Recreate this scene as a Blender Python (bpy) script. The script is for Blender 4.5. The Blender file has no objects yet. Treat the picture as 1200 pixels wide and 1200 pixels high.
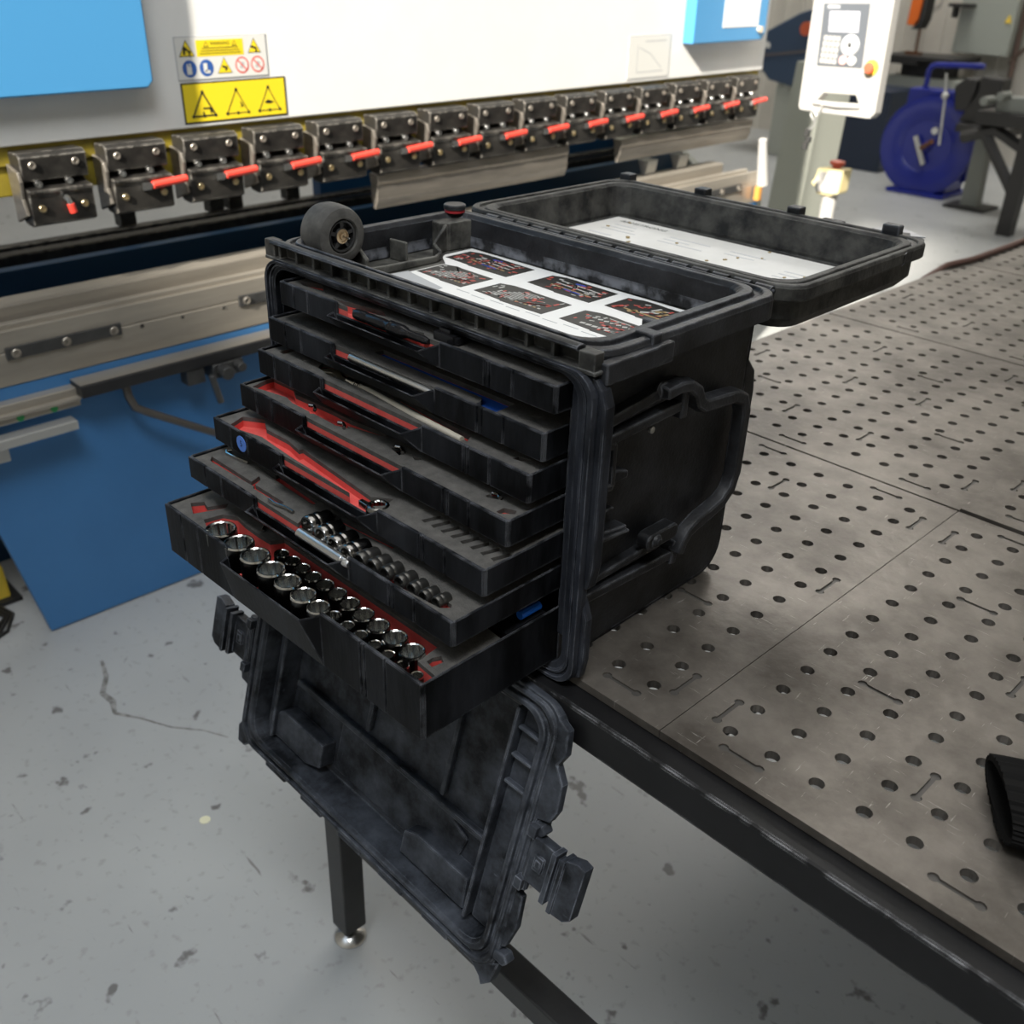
import bpy, bmesh, math, random
from mathutils import Vector, Matrix, geometry
random.seed(7)
C = bpy.context.scene.collection
SC = bpy.context.scene

# ---------------------------------------------------------------- camera, world, sun, lights, exposure
cam = bpy.data.cameras.new('camera'); cam_ob = bpy.data.objects.new('camera', cam); C.objects.link(cam_ob)
RR = ((0.6981, 0.7153, 0.0317), (0.3672, -0.3196, -0.8735), (-0.6147, 0.6215, -0.4857))
Mx = Matrix(((RR[0][0], -RR[1][0], -RR[2][0]), (RR[0][1], -RR[1][1], -RR[2][1]), (RR[0][2], -RR[1][2], -RR[2][2])))
Mx = Mx.to_quaternion().to_matrix()
cam_ob.matrix_world = Matrix.Translation((0.390566, -0.731256, 0.694083)) @ Mx.to_4x4()
cam.sensor_width = 36; cam.sensor_fit = 'HORIZONTAL'; cam.lens = 36*1156.016/1200
cam.clip_start = .02; cam.clip_end = 60
cam.dof.use_dof = True; cam.dof.focus_distance = 1.12; cam.dof.aperture_fstop = 6.3
SC.camera = cam_ob
SC.view_settings.view_transform = 'Standard'; SC.view_settings.look = 'None'
SC.view_settings.gamma = 1; SC.view_settings.use_curve_mapping = False
SC.view_settings.exposure = 0.0

w = bpy.data.worlds.new('sky'); SC.world = w; w.use_nodes = True
w.node_tree.nodes['Background'].inputs[0].default_value = (.72, .85, 1, 1)
w.node_tree.nodes['Background'].inputs[1].default_value = 1.3

sl = bpy.data.lights.new('sun', 'SUN'); sl.energy = 13.5; sl.angle = math.radians(2.6); sl.color = (1, .93, .82)
so = bpy.data.objects.new('sun', sl); C.objects.link(so)
so.rotation_euler = Vector((-1, 3, -2.2)).to_track_quat('-Z', 'Y').to_euler(); so.location = (3, -9, 7)

def area(name, loc, target, sx, sy, power, col=(1, 1, 1)):
    l = bpy.data.lights.new(name, 'AREA'); l.shape = 'RECTANGLE'; l.size = sx; l.size_y = sy; l.energy = power; l.color = col
    o = bpy.data.objects.new(name, l); C.objects.link(o); o.location = loc
    o.rotation_euler = (Vector(target)-Vector(loc)).to_track_quat('-Z', 'Y').to_euler()
area('ceiling_lamp_near', (1.1, -1.7, 4.9), (-.6, .0, 0), 2.2, 1.3, 178, (.94, .97, 1))
area('overhead_fill', (-1.5, 2.6, 7.2), (-1.5, 2.6, 0), 7.0, 6.0, 215, (1, .98, .95))  # added overhead fill standing in for the hall's ambient light
area('background_fill', (-4.0, 8.0, 5.6), (-3.6, 8.4, 0), 3.0, 1.5, 260, (1, .97, .92))  # added fill that brightens the far wall and background

# ---------------------------------------------------------------- materials
MATS = {}
def mat(name, col, rough=.5, metal=0., noise=0., nscale=20., col2=None, bump=0., bscale=200., edge=None, coat=0., scratch=None, emit=None, spec=None, stretch=None, bias=0.):
    if name in MATS: return MATS[name]
    m = bpy.data.materials.new(name); m.use_nodes = True; nt = m.node_tree; b = nt.nodes['Principled BSDF']
    b.inputs['Roughness'].default_value = rough; b.inputs['Metallic'].default_value = metal
    if spec is not None: b.inputs['Specular IOR Level'].default_value = spec
    if coat: b.inputs['Coat Weight'].default_value = coat
    N = nt.nodes.new; K = nt.links.new
    def rgb(c): return (c[0], c[1], c[2], 1)
    tc = N('ShaderNodeTexCoord'); mp = N('ShaderNodeMapping'); K(tc.outputs['Object'], mp.inputs[0])
    if stretch: mp.inputs['Scale'].default_value = stretch
    cur = None
    if noise > 0:
        n = N('ShaderNodeTexNoise'); n.inputs['Scale'].default_value = nscale; n.inputs['Detail'].default_value = 8; n.inputs['Roughness'].default_value = .65
        K(mp.outputs[0], n.inputs['Vector'])
        r = N('ShaderNodeValToRGB'); r.color_ramp.elements[0].position = .5+bias-(.30-.22*noise); r.color_ramp.elements[1].position = .5+bias+(.30-.22*noise)
        r.color_ramp.elements[0].color = rgb(col); r.color_ramp.elements[1].color = rgb(col2 or [min(1, c*1.6) for c in col])
        K(n.outputs['Fac'], r.inputs[0]); cur = r.outputs[0]
    if scratch:
        # scratch = (scale, threshold, colour, stretch vector): thin pale marks
        for ax, sv in enumerate(((1, 14, 1), (11, 1.3, 1))):
            mp2 = N('ShaderNodeMapping'); mp2.inputs['Scale'].default_value = sv; mp2.inputs['Rotation'].default_value = (0, 0, .5+ax*.9)
            K(tc.outputs['Object'], mp2.inputs[0])
            n2 = N('ShaderNodeTexNoise'); n2.inputs['Scale'].default_value = scratch[0]; n2.inputs['Detail'].default_value = 6
            K(mp2.outputs[0], n2.inputs['Vector'])
            r2 = N('ShaderNodeValToRGB'); r2.color_ramp.elements[0].position = scratch[1]; r2.color_ramp.elements[1].position = scratch[1]+.06
            K(n2.outputs['Fac'], r2.inputs[0])
            mx = N('ShaderNodeMix'); mx.data_type = 'RGBA'
            if cur: K(cur, mx.inputs[6])
            else: mx.inputs[6].default_value = rgb(col)
            mx.inputs[7].default_value = rgb(scratch[2]); K(r2.outputs[0], mx.inputs[0]); cur = mx.outputs[2]
    if edge:
        bv = N('ShaderNodeBevel'); bv.samples = 3; bv.inputs['Radius'].default_value = edge[1]
        ge = N('ShaderNodeNewGeometry'); dt = N('ShaderNodeVectorMath'); dt.operation = 'DOT_PRODUCT'
        K(bv.outputs[0], dt.inputs[0]); K(ge.outputs['Normal'], dt.inputs[1])
        r3 = N('ShaderNodeMapRange'); r3.inputs[1].default_value = .99; r3.inputs[2].default_value = .88; r3.inputs[3].default_value = 0; r3.inputs[4].default_value = 1
        K(dt.outputs['Value'], r3.inputs[0])
        n3 = N('ShaderNodeTexNoise'); n3.inputs['Scale'].default_value = 45; n3.inputs['Detail'].default_value = 5
        K(tc.outputs['Object'], n3.inputs['Vector'])
        r4 = N('ShaderNodeMapRange'); r4.inputs[1].default_value = .40; r4.inputs[2].default_value = .60
        K(n3.outputs['Fac'], r4.inputs[0])
        ml = N('ShaderNodeMath'); ml.operation = 'MULTIPLY'; K(r3.outputs[0], ml.inputs[0]); K(r4.outputs[0], ml.inputs[1])
        mx = N('ShaderNodeMix'); mx.data_type = 'RGBA'
        if cur: K(cur, mx.inputs[6])
        else: mx.inputs[6].default_value = rgb(col)
        mx.inputs[7].default_value = rgb(edge[0]); K(ml.outputs[0], mx.inputs[0]); cur = mx.outputs[2]
    if cur: K(cur, b.inputs['Base Color'])
    else: b.inputs['Base Color'].default_value = rgb(col)
    if bump > 0:
        n4 = N('ShaderNodeTexNoise'); n4.inputs['Scale'].default_value = bscale; n4.inputs['Detail'].default_value = 4
        K(mp.outputs[0], n4.inputs['Vector'])
        bp = N('ShaderNodeBump'); bp.inputs['Strength'].default_value = bump; bp.inputs['Distance'].default_value = .002
        K(n4.outputs['Fac'], bp.inputs['Height']); K(bp.outputs[0], b.inputs['Normal'])
    if emit:
        b.inputs['Emission Color'].default_value = rgb(emit[0]); b.inputs['Emission Strength'].default_value = emit[1]
    MATS[name] = m; return m

CASE = mat('black_case_plastic', (.0060, .0064, .0074), .48, noise=.75, nscale=10, col2=(.032, .034, .039), bump=.25, bscale=260, edge=((.20, .21, .235), .0028), spec=.38, bias=.04)
BEZEL = mat('scuffed_highlit_bezel_plastic', (.0055, .0062, .0080), .48, noise=.85, nscale=11, col2=(.042, .047, .060), bump=.25, bscale=260, edge=((.21, .225, .26), .0016), spec=.2, stretch=(1, 1, .35), bias=.06, scratch=(44, .70, (.075, .082, .098)))  # scuffs, plus bluish side-light highlights painted into smears and edges
DOOR = mat('scuffed_black_plastic', (.0060, .0070, .0090), .5, noise=.70, nscale=15, col2=(.082, .092, .112), bump=.3, bscale=120, edge=((.27, .295, .345), .0024), spec=.22, bias=.03, scratch=(48, .70, (.10, .112, .135)))
TRAYIN = mat('dusty_black_plastic', (.017, .017, .0160), .6, noise=.82, nscale=20, col2=(.125, .122, .108), bump=.35, bscale=150, edge=((.24, .235, .21), .002), spec=.35)
LIDM = mat('dusty_lid_plastic', (.011, .011, .011), .58, noise=.8, nscale=24, col2=(.060, .059, .053), bump=.35, bscale=150, edge=((.20, .20, .19), .002), spec=.35)
DRAWER = mat('black_drawer_plastic', (.0032, .0034, .0040), .45, noise=.88, nscale=9, col2=(.024, .026, .031), bump=.15, bscale=200, edge=((.14, .145, .16), .0018), spec=.10, stretch=(1, 1, .25), bias=.08)
FOAM = mat('charcoal_foam', (.078, .075, .070), .95, noise=.6, nscale=60, col2=(.125, .119, .110), bump=.5, bscale=500, spec=.15)
RED = mat('red_foam', (.70, .085, .075), .8, noise=.6, nscale=50, col2=(.76, .14, .12), bump=.2, bscale=400, spec=.2)
BLUEF = mat('blue_foam', (.012, .10, .50), .7)
DARKF = mat('black_foam', (.012, .012, .012), .95)
CHROME = mat('chrome', (.74, .73, .70), .14, 1.)
BRIGHT = mat('brushed_chrome', (.85, .85, .84), .32, 1.)
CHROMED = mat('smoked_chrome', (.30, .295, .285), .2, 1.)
BLKTOOL = mat('black_tool_steel', (.02, .02, .022), .25, .4)
PALE = mat('pale_grip', (.48, .44, .36), .45)
STEEL = mat('worn_plate_steel', (.076, .066, .056), .42, .5, noise=.82, nscale=6, col2=(.185, .167, .146), bump=.45, bscale=55, scratch=(30, .685, (.30, .285, .26)))
STEELD = mat('slot_fill_steel', (.085, .08, .074), .5, .5)
RAIL = mat('black_rail_steel', (.0075, .0075, .008), .38, .1, noise=.5, nscale=15, col2=(.015, .015, .016), spec=.25, edge=((.50, .51, .53), .0035))
LEGM = mat('dark_leg_steel', (.020, .020, .0205), .4, .2, noise=.5, nscale=20, col2=(.034, .034, .034))
ZINC = mat('zinc', (.68, .68, .67), .25, 1.)
WHITE = mat('white_paint', (.74, .74, .715), .42, noise=.4, nscale=3, col2=(.79, .79, .77))
BLUE = mat('blue_paint', (.044, .165, .38), .42, noise=.4, nscale=5, col2=(.050, .185, .42))
BLUEL = mat('light_blue_paint', (.065, .275, .54), .4)
NAVY = mat('navy_paint', (.030, .055, .10), .45)
NAVYD = mat('dark_navy_paint', (.008, .05, .115), .5)
OLIVE = mat('olive_yellow_paint', (.36, .28, .025), .5, noise=.6, nscale=12, col2=(.22, .17, .02))
GREYG = mat('grey_green_paint', (.36, .375, .33), .5)
TOOLST = mat('ground_tool_steel', (.20, .185, .165), .36, .75, noise=.6, nscale=9, col2=(.40, .36, .31), stretch=(1, .3, 3), edge=((.72, .66, .56), .004))
CLAMPM = mat('dark_clamp_steel', (.020, .019, .018), .38, .5, noise=.6, nscale=22, col2=(.06, .056, .05), edge=((.66, .62, .55), .004))
BEDST = mat('bed_steel', (.30, .275, .235), .38, .55, noise=.6, nscale=4, col2=(.46, .42, .36), stretch=(1, .3, 3))
RAILBLK = mat('black_rail_paint', (.011, .011, .012), .45, noise=.5, nscale=20, col2=(.02, .02, .021))
SOCKB = mat('shade_painted_socket_body', (.075, .073, .070), .28, 1.)  # darker body colour paints in the dark reflections below the rim
DARKST = mat('dark_strip_steel', (.05, .05, .05), .4, .4, noise=.5, nscale=30, col2=(.08, .08, .078))
BRASS = mat('brass_bolt', (.75, .62, .38), .28, 1.)
REDL = mat('red_lever_plastic', (.75, .06, .04), .38)
YEL = mat('sticker_yellow', (.80, .62, .02), .45)
INK = mat('print_black', (.012, .012, .012), .6)
STW = mat('sticker_white', (.66, .66, .63), .45)
STB = mat('sticker_blue', (.03, .10, .34), .45)
STR = mat('sticker_red', (.70, .10, .08), .45)
GREYP = mat('print_grey', (.42, .43, .44), .6)
PAPER = mat('white_card', (.80, .80, .78), .5)
PAPERD = mat('dusty_paper', (.74, .73, .70), .6, noise=.5, nscale=9, col2=(.62, .61, .575))
PHOTO = mat('photo_dark', (.022, .021, .019), .5)
PRED = mat('photo_red', (.52, .09, .07), .5)
PGR = mat('photo_grey', (.52, .52, .49), .5)
PTAN = mat('photo_tan', (.42, .30, .14), .5)
PBL = mat('photo_blue', (.04, .08, .45), .5)
RUBBER = mat('wheel_rubber', (.045, .043, .040), .75, noise=.8, nscale=30, col2=(.095, .092, .084), bump=.2, bscale=150)
HUBM = mat('wheel_hub_plastic', (.016, .016, .016), .5)
RACE = mat('bearing_bronze', (.50, .38, .24), .35, .9)
BRICKRED = mat('red_seal_ring', (.55, .04, .05), .4)
STICK = mat('blue_dot_paper', (.10, .24, .72), .55)
ALU = mat('aluminium', (.55, .55, .53), .4, .7)
GREEN = mat('green_dot', (.02, .28, .08), .5)
CABLE = mat('black_cable', (.014, .014, .014), .5)
HOSE = mat('red_brown_hose', (.11, .058, .046), .5)
KNIT = mat('black_knit', (.010, .0098, .0095), .95, spec=.1)
PENW = mat('pendant_white', (.43, .42, .40), .45)
PEND = mat('pendant_dark_panel', (.10, .11, .125), .45)
SCREEN = mat('pendant_screen', (.55, .55, .60), .3)
ORANGE = mat('orange_plastic', (.80, .16, .02), .45)
YELPL = mat('yellow_plastic', (.85, .60, .06), .45)
REELB = mat('reel_blue', (.014, .024, .24), .28)
MACHG = mat('machine_grey', (.20, .21, .19), .55)
CASTI = mat('cast_iron', (.035, .034, .033), .5, .3)
BROWN = mat('brown_wood', (.13, .05, .02), .6)

# ---------------------------------------------------------------- mesh helpers
class MB:
    def __init__(s): s.v = []; s.f = []; s.m = []; s.s = []
    def add(s, vs, fs, mi=0, sm=False):
        o = len(s.v); s.v += [tuple(x) for x in vs]
        for f in fs: s.f.append([i+o for i in f]); s.m.append(mi); s.s.append(sm)
    def box(s, x0, x1, y0, y1, z0, z1, mi=0):
        s.add([(x0,y0,z0),(x1,y0,z0),(x1,y1,z0),(x0,y1,z0),(x0,y0,z1),(x1,y0,z1),(x1,y1,z1),(x0,y1,z1)],
              [(0,3,2,1),(4,5,6,7),(0,1,5,4),(1,2,6,5),(2,3,7,6),(3,0,4,7)], mi)
    def obox(s, c, sz, R, mi=0):
        hx, hy, hz = [a/2 for a in sz]; c = Vector(c)
        vs = [c+R@Vector(p) for p in [(-hx,-hy,-hz),(hx,-hy,-hz),(hx,hy,-hz),(-hx,hy,-hz),(-hx,-hy,hz),(hx,-hy,hz),(hx,hy,hz),(-hx,hy,hz)]]
        s.add(vs, [(0,3,2,1),(4,5,6,7),(0,1,5,4),(1,2,6,5),(2,3,7,6),(3,0,4,7)], mi)
    def prism(s, poly, ax, a, b, mi=0):
        n = len(poly)
        def P(p, t): return {'x': (t, p[0], p[1]), 'y': (p[0], t, p[1]), 'z': (p[0], p[1], t)}[ax]
        s.add([P(p, a) for p in poly]+[P(p, b) for p in poly], [list(range(n))[::-1], list(range(n, 2*n))]+[(i, (i+1) % n, n+(i+1) % n, n+i) for i in range(n)], mi)
    def loft(s, loops, caps=(0, 0), mi=0, sm=False, close=False):
        n = len(loops[0]); vs = [p for l in loops for p in l]; fs = []
        L = len(loops)
        for k in range(L if close else L-1):
            a = k*n; b = ((k+1) % L)*n
            for i in range(n): fs.append((a+i, a+(i+1) % n, b+(i+1) % n, b+i))
        s.add(vs, fs, mi, sm)
        o = len(s.v)-len(vs)
        if caps[0]: s.f.append([o+i for i in range(n)][::-1]); s.m.append(mi); s.s.append(False)
        if caps[1]: s.f.append([o+(L-1)*n+i for i in range(n)]); s.m.append(mi); s.s.append(False)
    def cyl(s, p0, p1, r0, r1=None, n=16, mi=0, caps=(1, 1)):
        r1 = r0 if r1 is None else r1; s.lathe([(r0, 0), (r1, 1)], p0, p1, n, mi, caps, frac=True)
    def lathe(s, prof, p0, p1, n=20, mi=0, caps=(1, 1), frac=False):
        p0 = Vector(p0); p1 = Vector(p1); d = p1-p0; L = d.length; d.normalize()
        u = d.orthogonal().normalized(); v = d.cross(u)
        loops = []
        for r, h in prof:
            h = h*L if frac else h
            loops.append([p0+d*h+(u*math.cos(2*math.pi*i/n)+v*math.sin(2*math.pi*i/n))*r for i in range(n)])
        s.loft(loops, caps, mi, True)
    def tube(s, path, r, n=8, mi=0, closed=False):
        P = [Vector(p) for p in path]; loops = []; u = None
        for i, p in enumerate(P):
            a = P[max(i-1, 0)]; b = P[min(i+1, len(P)-1)]
            d = (b-a).normalized()
            u = (d.orthogonal() if u is None else u-d*u.dot(d)).normalized(); v = d.cross(u)
            rr = r[i] if isinstance(r, (list, tuple)) else r
            loops.append([p+(u*math.cos(2*math.pi*k/n)+v*math.sin(2*math.pi*k/n))*rr for k in range(n)])
        s.loft(loops, (1, 1), mi, True)
    def sphere(s, c, r, n=12, m=8, mi=0):
        prof = [(max(1e-4, r*math.sin(math.pi*k/m)), -r*math.cos(math.pi*k/m)) for k in range(m+1)]
        c = Vector(c); s.lathe(prof, c, c+Vector((0, 0, 1)), n, mi, (0, 0))
    def build(s, name, mats, parent=None, org=(0, 0, 0), T=None, bevel=0, seg=2, label=None, sharp=35):
        me = bpy.data.meshes.new(name); org = Vector(org)
        vs = [Vector(v) for v in s.v]
        if T: vs = [T(v) for v in vs]
        vs = [v-org for v in vs]
        me.from_pydata(vs, [], s.f)
        if not isinstance(mats, (list, tuple)): mats = [mats]
        for mm in mats: me.materials.append(mm)
        me.polygons.foreach_set('material_index', s.m); me.polygons.foreach_set('use_smooth', s.s)
        bm = bmesh.new(); bm.from_mesh(me)
        bmesh.ops.recalc_face_normals(bm, faces=bm.faces); bm.to_mesh(me); bm.free()
        if any(s.s): me.set_sharp_from_angle(angle=math.radians(sharp))
        me.update()
        o = bpy.data.objects.new(name, me); C.objects.link(o)
        if parent: o.parent = parent
        else: o.location = org
        if bevel:
            b = o.modifiers.new('bevel', 'BEVEL'); b.width = bevel; b.segments = seg; b.limit_method = 'ANGLE'; b.angle_limit = math.radians(40)
        if label: o['label'] = label
        return o
def islands(mb):
    par = list(range(len(mb.v)))
    def fd(a):
        while par[a] != a: par[a] = par[par[a]]; a = par[a]
        return a
    for f in mb.f:
        for i in f[1:]: par[fd(i)] = fd(f[0])
    out = {}
    for f, m_, s_ in zip(mb.f, mb.m, mb.s):
        k = fd(f[0]); o = out.setdefault(k, (MB(), {}))
        idx = []
        for i in f:
            if i not in o[1]: o[1][i] = len(o[0].v); o[0].v.append(mb.v[i])
            idx.append(o[1][i])
        o[0].f.append(idx); o[0].m.append(m_); o[0].s.append(s_)
    return [o[0] for o in out.values()]
def mesh_at(mb, name, mats, parent, loc, bevel=0):
    o = mb.build(name, mats, parent, bevel=bevel); o.location = loc; return o
def empty(name, label, cat, loc, group=None, rot=(0, 0, 0)):
    o = bpy.data.objects.new(name, None); C.objects.link(o); o.location = loc; o.rotation_euler = rot; o.empty_display_size = .05
    o['label'] = label; o['category'] = cat
    if group: o['group'] = group
    return o
def tag(o, label, cat, group=None):
    o['label'] = label; o['category'] = cat
    if group: o['group'] = group
    return o
def struct(o): o['kind'] = 'structure'; return o
def dup(o, parent=None, loc=None):
    c = o.copy(); C.objects.link(c)
    if parent: c.parent = parent
    if loc is not None: c.location = loc
    for ch in list(o.children): dup(ch, c)
    return c
def rrect(x0, x1, y0, y1, r, n=6):
    o = []
    for cx, cy, a in ((x1-r, y1-r, 0), (x0+r, y1-r, 90), (x0+r, y0+r, 180), (x1-r, y0+r, 270)):
        for k in range(n+1):
            t = math.radians(a+90*k/n); o.append((cx+r*math.cos(t), cy+r*math.sin(t)))
    return o
def lerp2(A, B, t): return [(a[0]+(b[0]-a[0])*t, a[1]+(b[1]-a[1])*t) for a, b in zip(A, B)]
def inside(p, poly):
    x, y = p; c = False; n = len(poly)
    for i in range(n):
        x1, y1 = poly[i]; x2, y2 = poly[(i+1) % n]
        if (y1 > y) != (y2 > y) and x < (x2-x1)*(y-y1)/(y2-y1)+x1: c = not c
    return c
def cdt(outline, holes):
    """triangulate outline with hole loops as constraint edges; returns verts, [(tri, hole index or -1)]"""
    vs = []; es = []
    for lp in [outline]+holes:
        o = len(vs); vs += [Vector(p) for p in lp]; es += [(o+i, o+(i+1) % len(lp)) for i in range(len(lp))]
    r = geometry.delaunay_2d_cdt(vs, es, [], 0, 1e-6)
    out = []
    bbs = [(min(p[0] for p in h), max(p[0] for p in h), min(p[1] for p in h), max(p[1] for p in h)) for h in holes]
    for f in r[2]:
        cx = sum(r[0][i][0] for i in f)/len(f); cy = sum(r[0][i][1] for i in f)/len(f)
        if not inside((cx, cy), outline): continue
        hi = -1
        for k, h in enumerate(holes):
            b = bbs[k]
            if b[0] <= cx <= b[1] and b[2] <= cy <= b[3] and inside((cx, cy), h): hi = k; break
        out.append((tuple(f), hi))
    return [tuple(v) for v in r[0]], out
def slab(mb, vs, tris, keep, z1, z0, mi=0, mis=None, bottom=True):
    """solid slab of the kept triangles between z0 and z1; side walls on its border"""
    T = [t for t, h in tris if keep(h)]
    edges = {}
    for t in T:
        for i in range(3): edges[(t[i], t[(i+1) % 3])] = 1
    n = len(vs)
    mb.add([(v[0], v[1], z1) for v in vs]+[(v[0], v[1], z0) for v in vs],
           [t for t in T]+([tuple(i+n for i in t[::-1]) for t in T] if bottom else []) +
           [(b, a, a+n, b+n) for (a, b) in edges if (b, a) not in edges], mi)
def circ(cx, cy, r, n=14): return [(cx+r*math.cos(2*math.pi*i/n), cy+r*math.sin(2*math.pi*i/n)) for i in range(n)]
def text_mesh(txt, size):
    cu = bpy.data.curves.new('t', 'FONT'); cu.body = txt; cu.size = size; cu.align_x = 'CENTER'; cu.align_y = 'CENTER'; cu.resolution_u = 2
    o = bpy.data.objects.new('t', cu); C.objects.link(o)
    dg = bpy.context.evaluated_depsgraph_get(); me = bpy.data.meshes.new_from_object(o.evaluated_get(dg))
    vs = [v.co.copy() for v in me.vertices]; fs = [list(p.vertices) for p in me.polygons]
    bpy.data.objects.remove(o); bpy.data.meshes.remove(me); bpy.data.curves.remove(cu); return vs, fs

FZ = -.91
# ---------------------------------------------------------------- room
X0, X1, Y0, Y1, CZ = -9., 6., -4.5, 10., 7.6
m = bpy.data.materials.new('grey_epoxy_floor'); m.use_nodes = True; nt = m.node_tree; b = nt.nodes['Principled BSDF']; N = nt.nodes.new; K = nt.links.new
tc = N('ShaderNodeTexCoord'); b.inputs['Roughness'].default_value = .42
n1 = N('ShaderNodeTexNoise'); n1.inputs['Scale'].default_value = 1.7; n1.inputs['Detail'].default_value = 8; K(tc.outputs['Object'], n1.inputs['Vector'])
r1 = N('ShaderNodeValToRGB'); r1.color_ramp.elements[0].position = .3; r1.color_ramp.elements[1].position = .7
r1.color_ramp.elements[0].color = (.335, .345, .345, 1); r1.color_ramp.elements[1].color = (.40, .41, .405, 1); K(n1.outputs['Fac'], r1.inputs[0])
n2 = N('ShaderNodeTexNoise'); n2.inputs['Scale'].default_value = 17; n2.inputs['Detail'].default_value = 3; K(tc.outputs['Object'], n2.inputs['Vector'])
r2 = N('ShaderNodeValToRGB'); r2.color_ramp.elements[0].position = .665; r2.color_ramp.elements[1].position = .72; K(n2.outputs['Fac'], r2.inputs[0])
mx = N('ShaderNodeMix'); mx.data_type = 'RGBA'; K(r2.outputs[0], mx.inputs[0]); K(r1.outputs[0], mx.inputs[6]); mx.inputs[7].default_value = (.14, .135, .13, 1)
mp = N('ShaderNodeMapping'); mp.inputs['Scale'].default_value = (3, 22, 1); mp.inputs['Rotation'].default_value = (0, 0, .9); K(tc.outputs['Object'], mp.inputs[0])
n3 = N('ShaderNodeTexNoise'); n3.inputs['Scale'].default_value = 3; n3.inputs['Detail'].default_value = 4; K(mp.outputs[0], n3.inputs['Vector'])
r3 = N('ShaderNodeValToRGB'); r3.color_ramp.elements[0].position = .70; r3.color_ramp.elements[1].position = .76; K(n3.outputs['Fac'], r3.inputs[0])
mx2 = N('ShaderNodeMix'); mx2.data_type = 'RGBA'; K(r3.outputs[0], mx2.inputs[0]); K(mx.outputs[2], mx2.inputs[6]); mx2.inputs[7].default_value = (.20, .195, .185, 1)
n5 = N('ShaderNodeTexNoise'); n5.inputs['Scale'].default_value = 46; n5.inputs['Detail'].default_value = 5; K(tc.outputs['Object'], n5.inputs['Vector'])
r5 = N('ShaderNodeValToRGB'); r5.color_ramp.elements[0].position = .60; r5.color_ramp.elements[1].position = .74; r5.color_ramp.elements[1].color = (.6, .6, .6, 1); K(n5.outputs['Fac'], r5.inputs[0])
mx3 = N('ShaderNodeMix'); mx3.data_type = 'RGBA'; K(r5.outputs[0], mx3.inputs[0]); K(mx2.outputs[2], mx3.inputs[6]); mx3.inputs[7].default_value = (.24, .235, .225, 1)
K(mx3.outputs[2], b.inputs['Base Color']); FLOOR = m
fl = MB(); fl.box(X0, X1, Y0, Y1, FZ-.1, FZ); fo = struct(fl.build('floor', FLOOR))
WALLM = mat('pale_wall_sheet', (.50, .475, .42), .6, noise=.4, nscale=3, col2=(.56, .53, .47))
def corrug(x0, x1, y, z0, z1, pitch=.2):
    mb = MB(); pts = []; x = x0
    while x < x1:
        pts += [(x, y), (x+pitch*.55, y), (x+pitch*.62, y-.02), (x+pitch*.93, y-.02)]; x += pitch
    pts += [(x1, y), (x1, y+.1), (x0, y+.1)]
    mb.prism(pts, 'z', z0, z1); return mb
struct(corrug(X0, X1, Y1, FZ, CZ).build('wall_back', WALLM))
mb = MB(); mb.box(X0-.1, X0, Y0, Y1, FZ, CZ); struct(mb.build('wall_left', WALLM))
mb = MB(); mb.box(X1, X1+.1, Y0, Y1, FZ, CZ); struct(mb.build('wall_right', WALLM))
mb = MB(); mb.box(X0, X1, Y0, Y1, CZ, CZ+.1); struct(mb.build('ceiling', WALLM))
# unseen wall behind the camera, added to block sun; opening shaped to aim it
mb = MB()
wx0, wx1, wx2, wz0, wz1, wz2 = -2.4, .72, 1.2, 3.55, 4.4, 7.0
mb.box(X0, wx0, Y0-.1, Y0, FZ, CZ); mb.box(wx2, X1, Y0-.1, Y0, FZ, CZ)
mb.box(wx0, wx2, Y0-.1, Y0, wz2, CZ); mb.box(wx0, wx1, Y0-.1, Y0, FZ, wz0); mb.box(wx1, wx2, Y0-.1, Y0, FZ, wz1)
struct(mb.build('sun_blocker_wall', WALLM))
mb = MB(); mb.box(wx0-.04, wx0, Y0-.12, Y0+.02, wz0, wz2); mb.box(wx2, wx2+.04, Y0-.12, Y0+.02, wz1, wz2); mb.box(wx0-.04, wx2+.04, Y0-.12, Y0+.02, wz2, wz2+.04)
mb.box(wx0-.04, wx1, Y0-.12, Y0+.02, wz0-.04, wz0)
struct(mb.build('sun_opening_1', ALU))  # frame around the added sun opening, out of view
# crack in the floor paint
mb = MB(); pts = [(-1.77, -.03), (-1.70, -.05), (-1.645, -.085), (-1.60, -.08), (-1.555, -.095), (-1.50, -.06), (-1.42, -.02), (-1.36, .03), (-1.30, .06)]
for i in range(len(pts)-1):
    a = Vector((*pts[i], 0)); bq = Vector((*pts[i+1], 0)); d = (bq-a).normalized(); nn = Vector((-d.y, d.x, 0))
    wa = [.004, .006, .007, .008, .005, .0025, .002, .002, .0015][i]; wb = [.004, .006, .007, .008, .005, .0025, .002, .002, .0015][i+1]
    q = [a-nn*wa, a+nn*wa, bq+nn*wb, bq-nn*wb]; mb.add([(p.x, p.y, FZ+.0006) for p in q]+[(p.x, p.y, FZ+.0001) for p in q], [(0, 1, 2, 3), (0, 1, 5, 4), (1, 2, 6, 5), (2, 3, 7, 6), (3, 0, 4, 7)])
mb.build('crack', mat('crack_dark', (.12, .115, .105), .7, noise=.85, nscale=50, col2=(.30, .30, .29)), fo)
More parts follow.
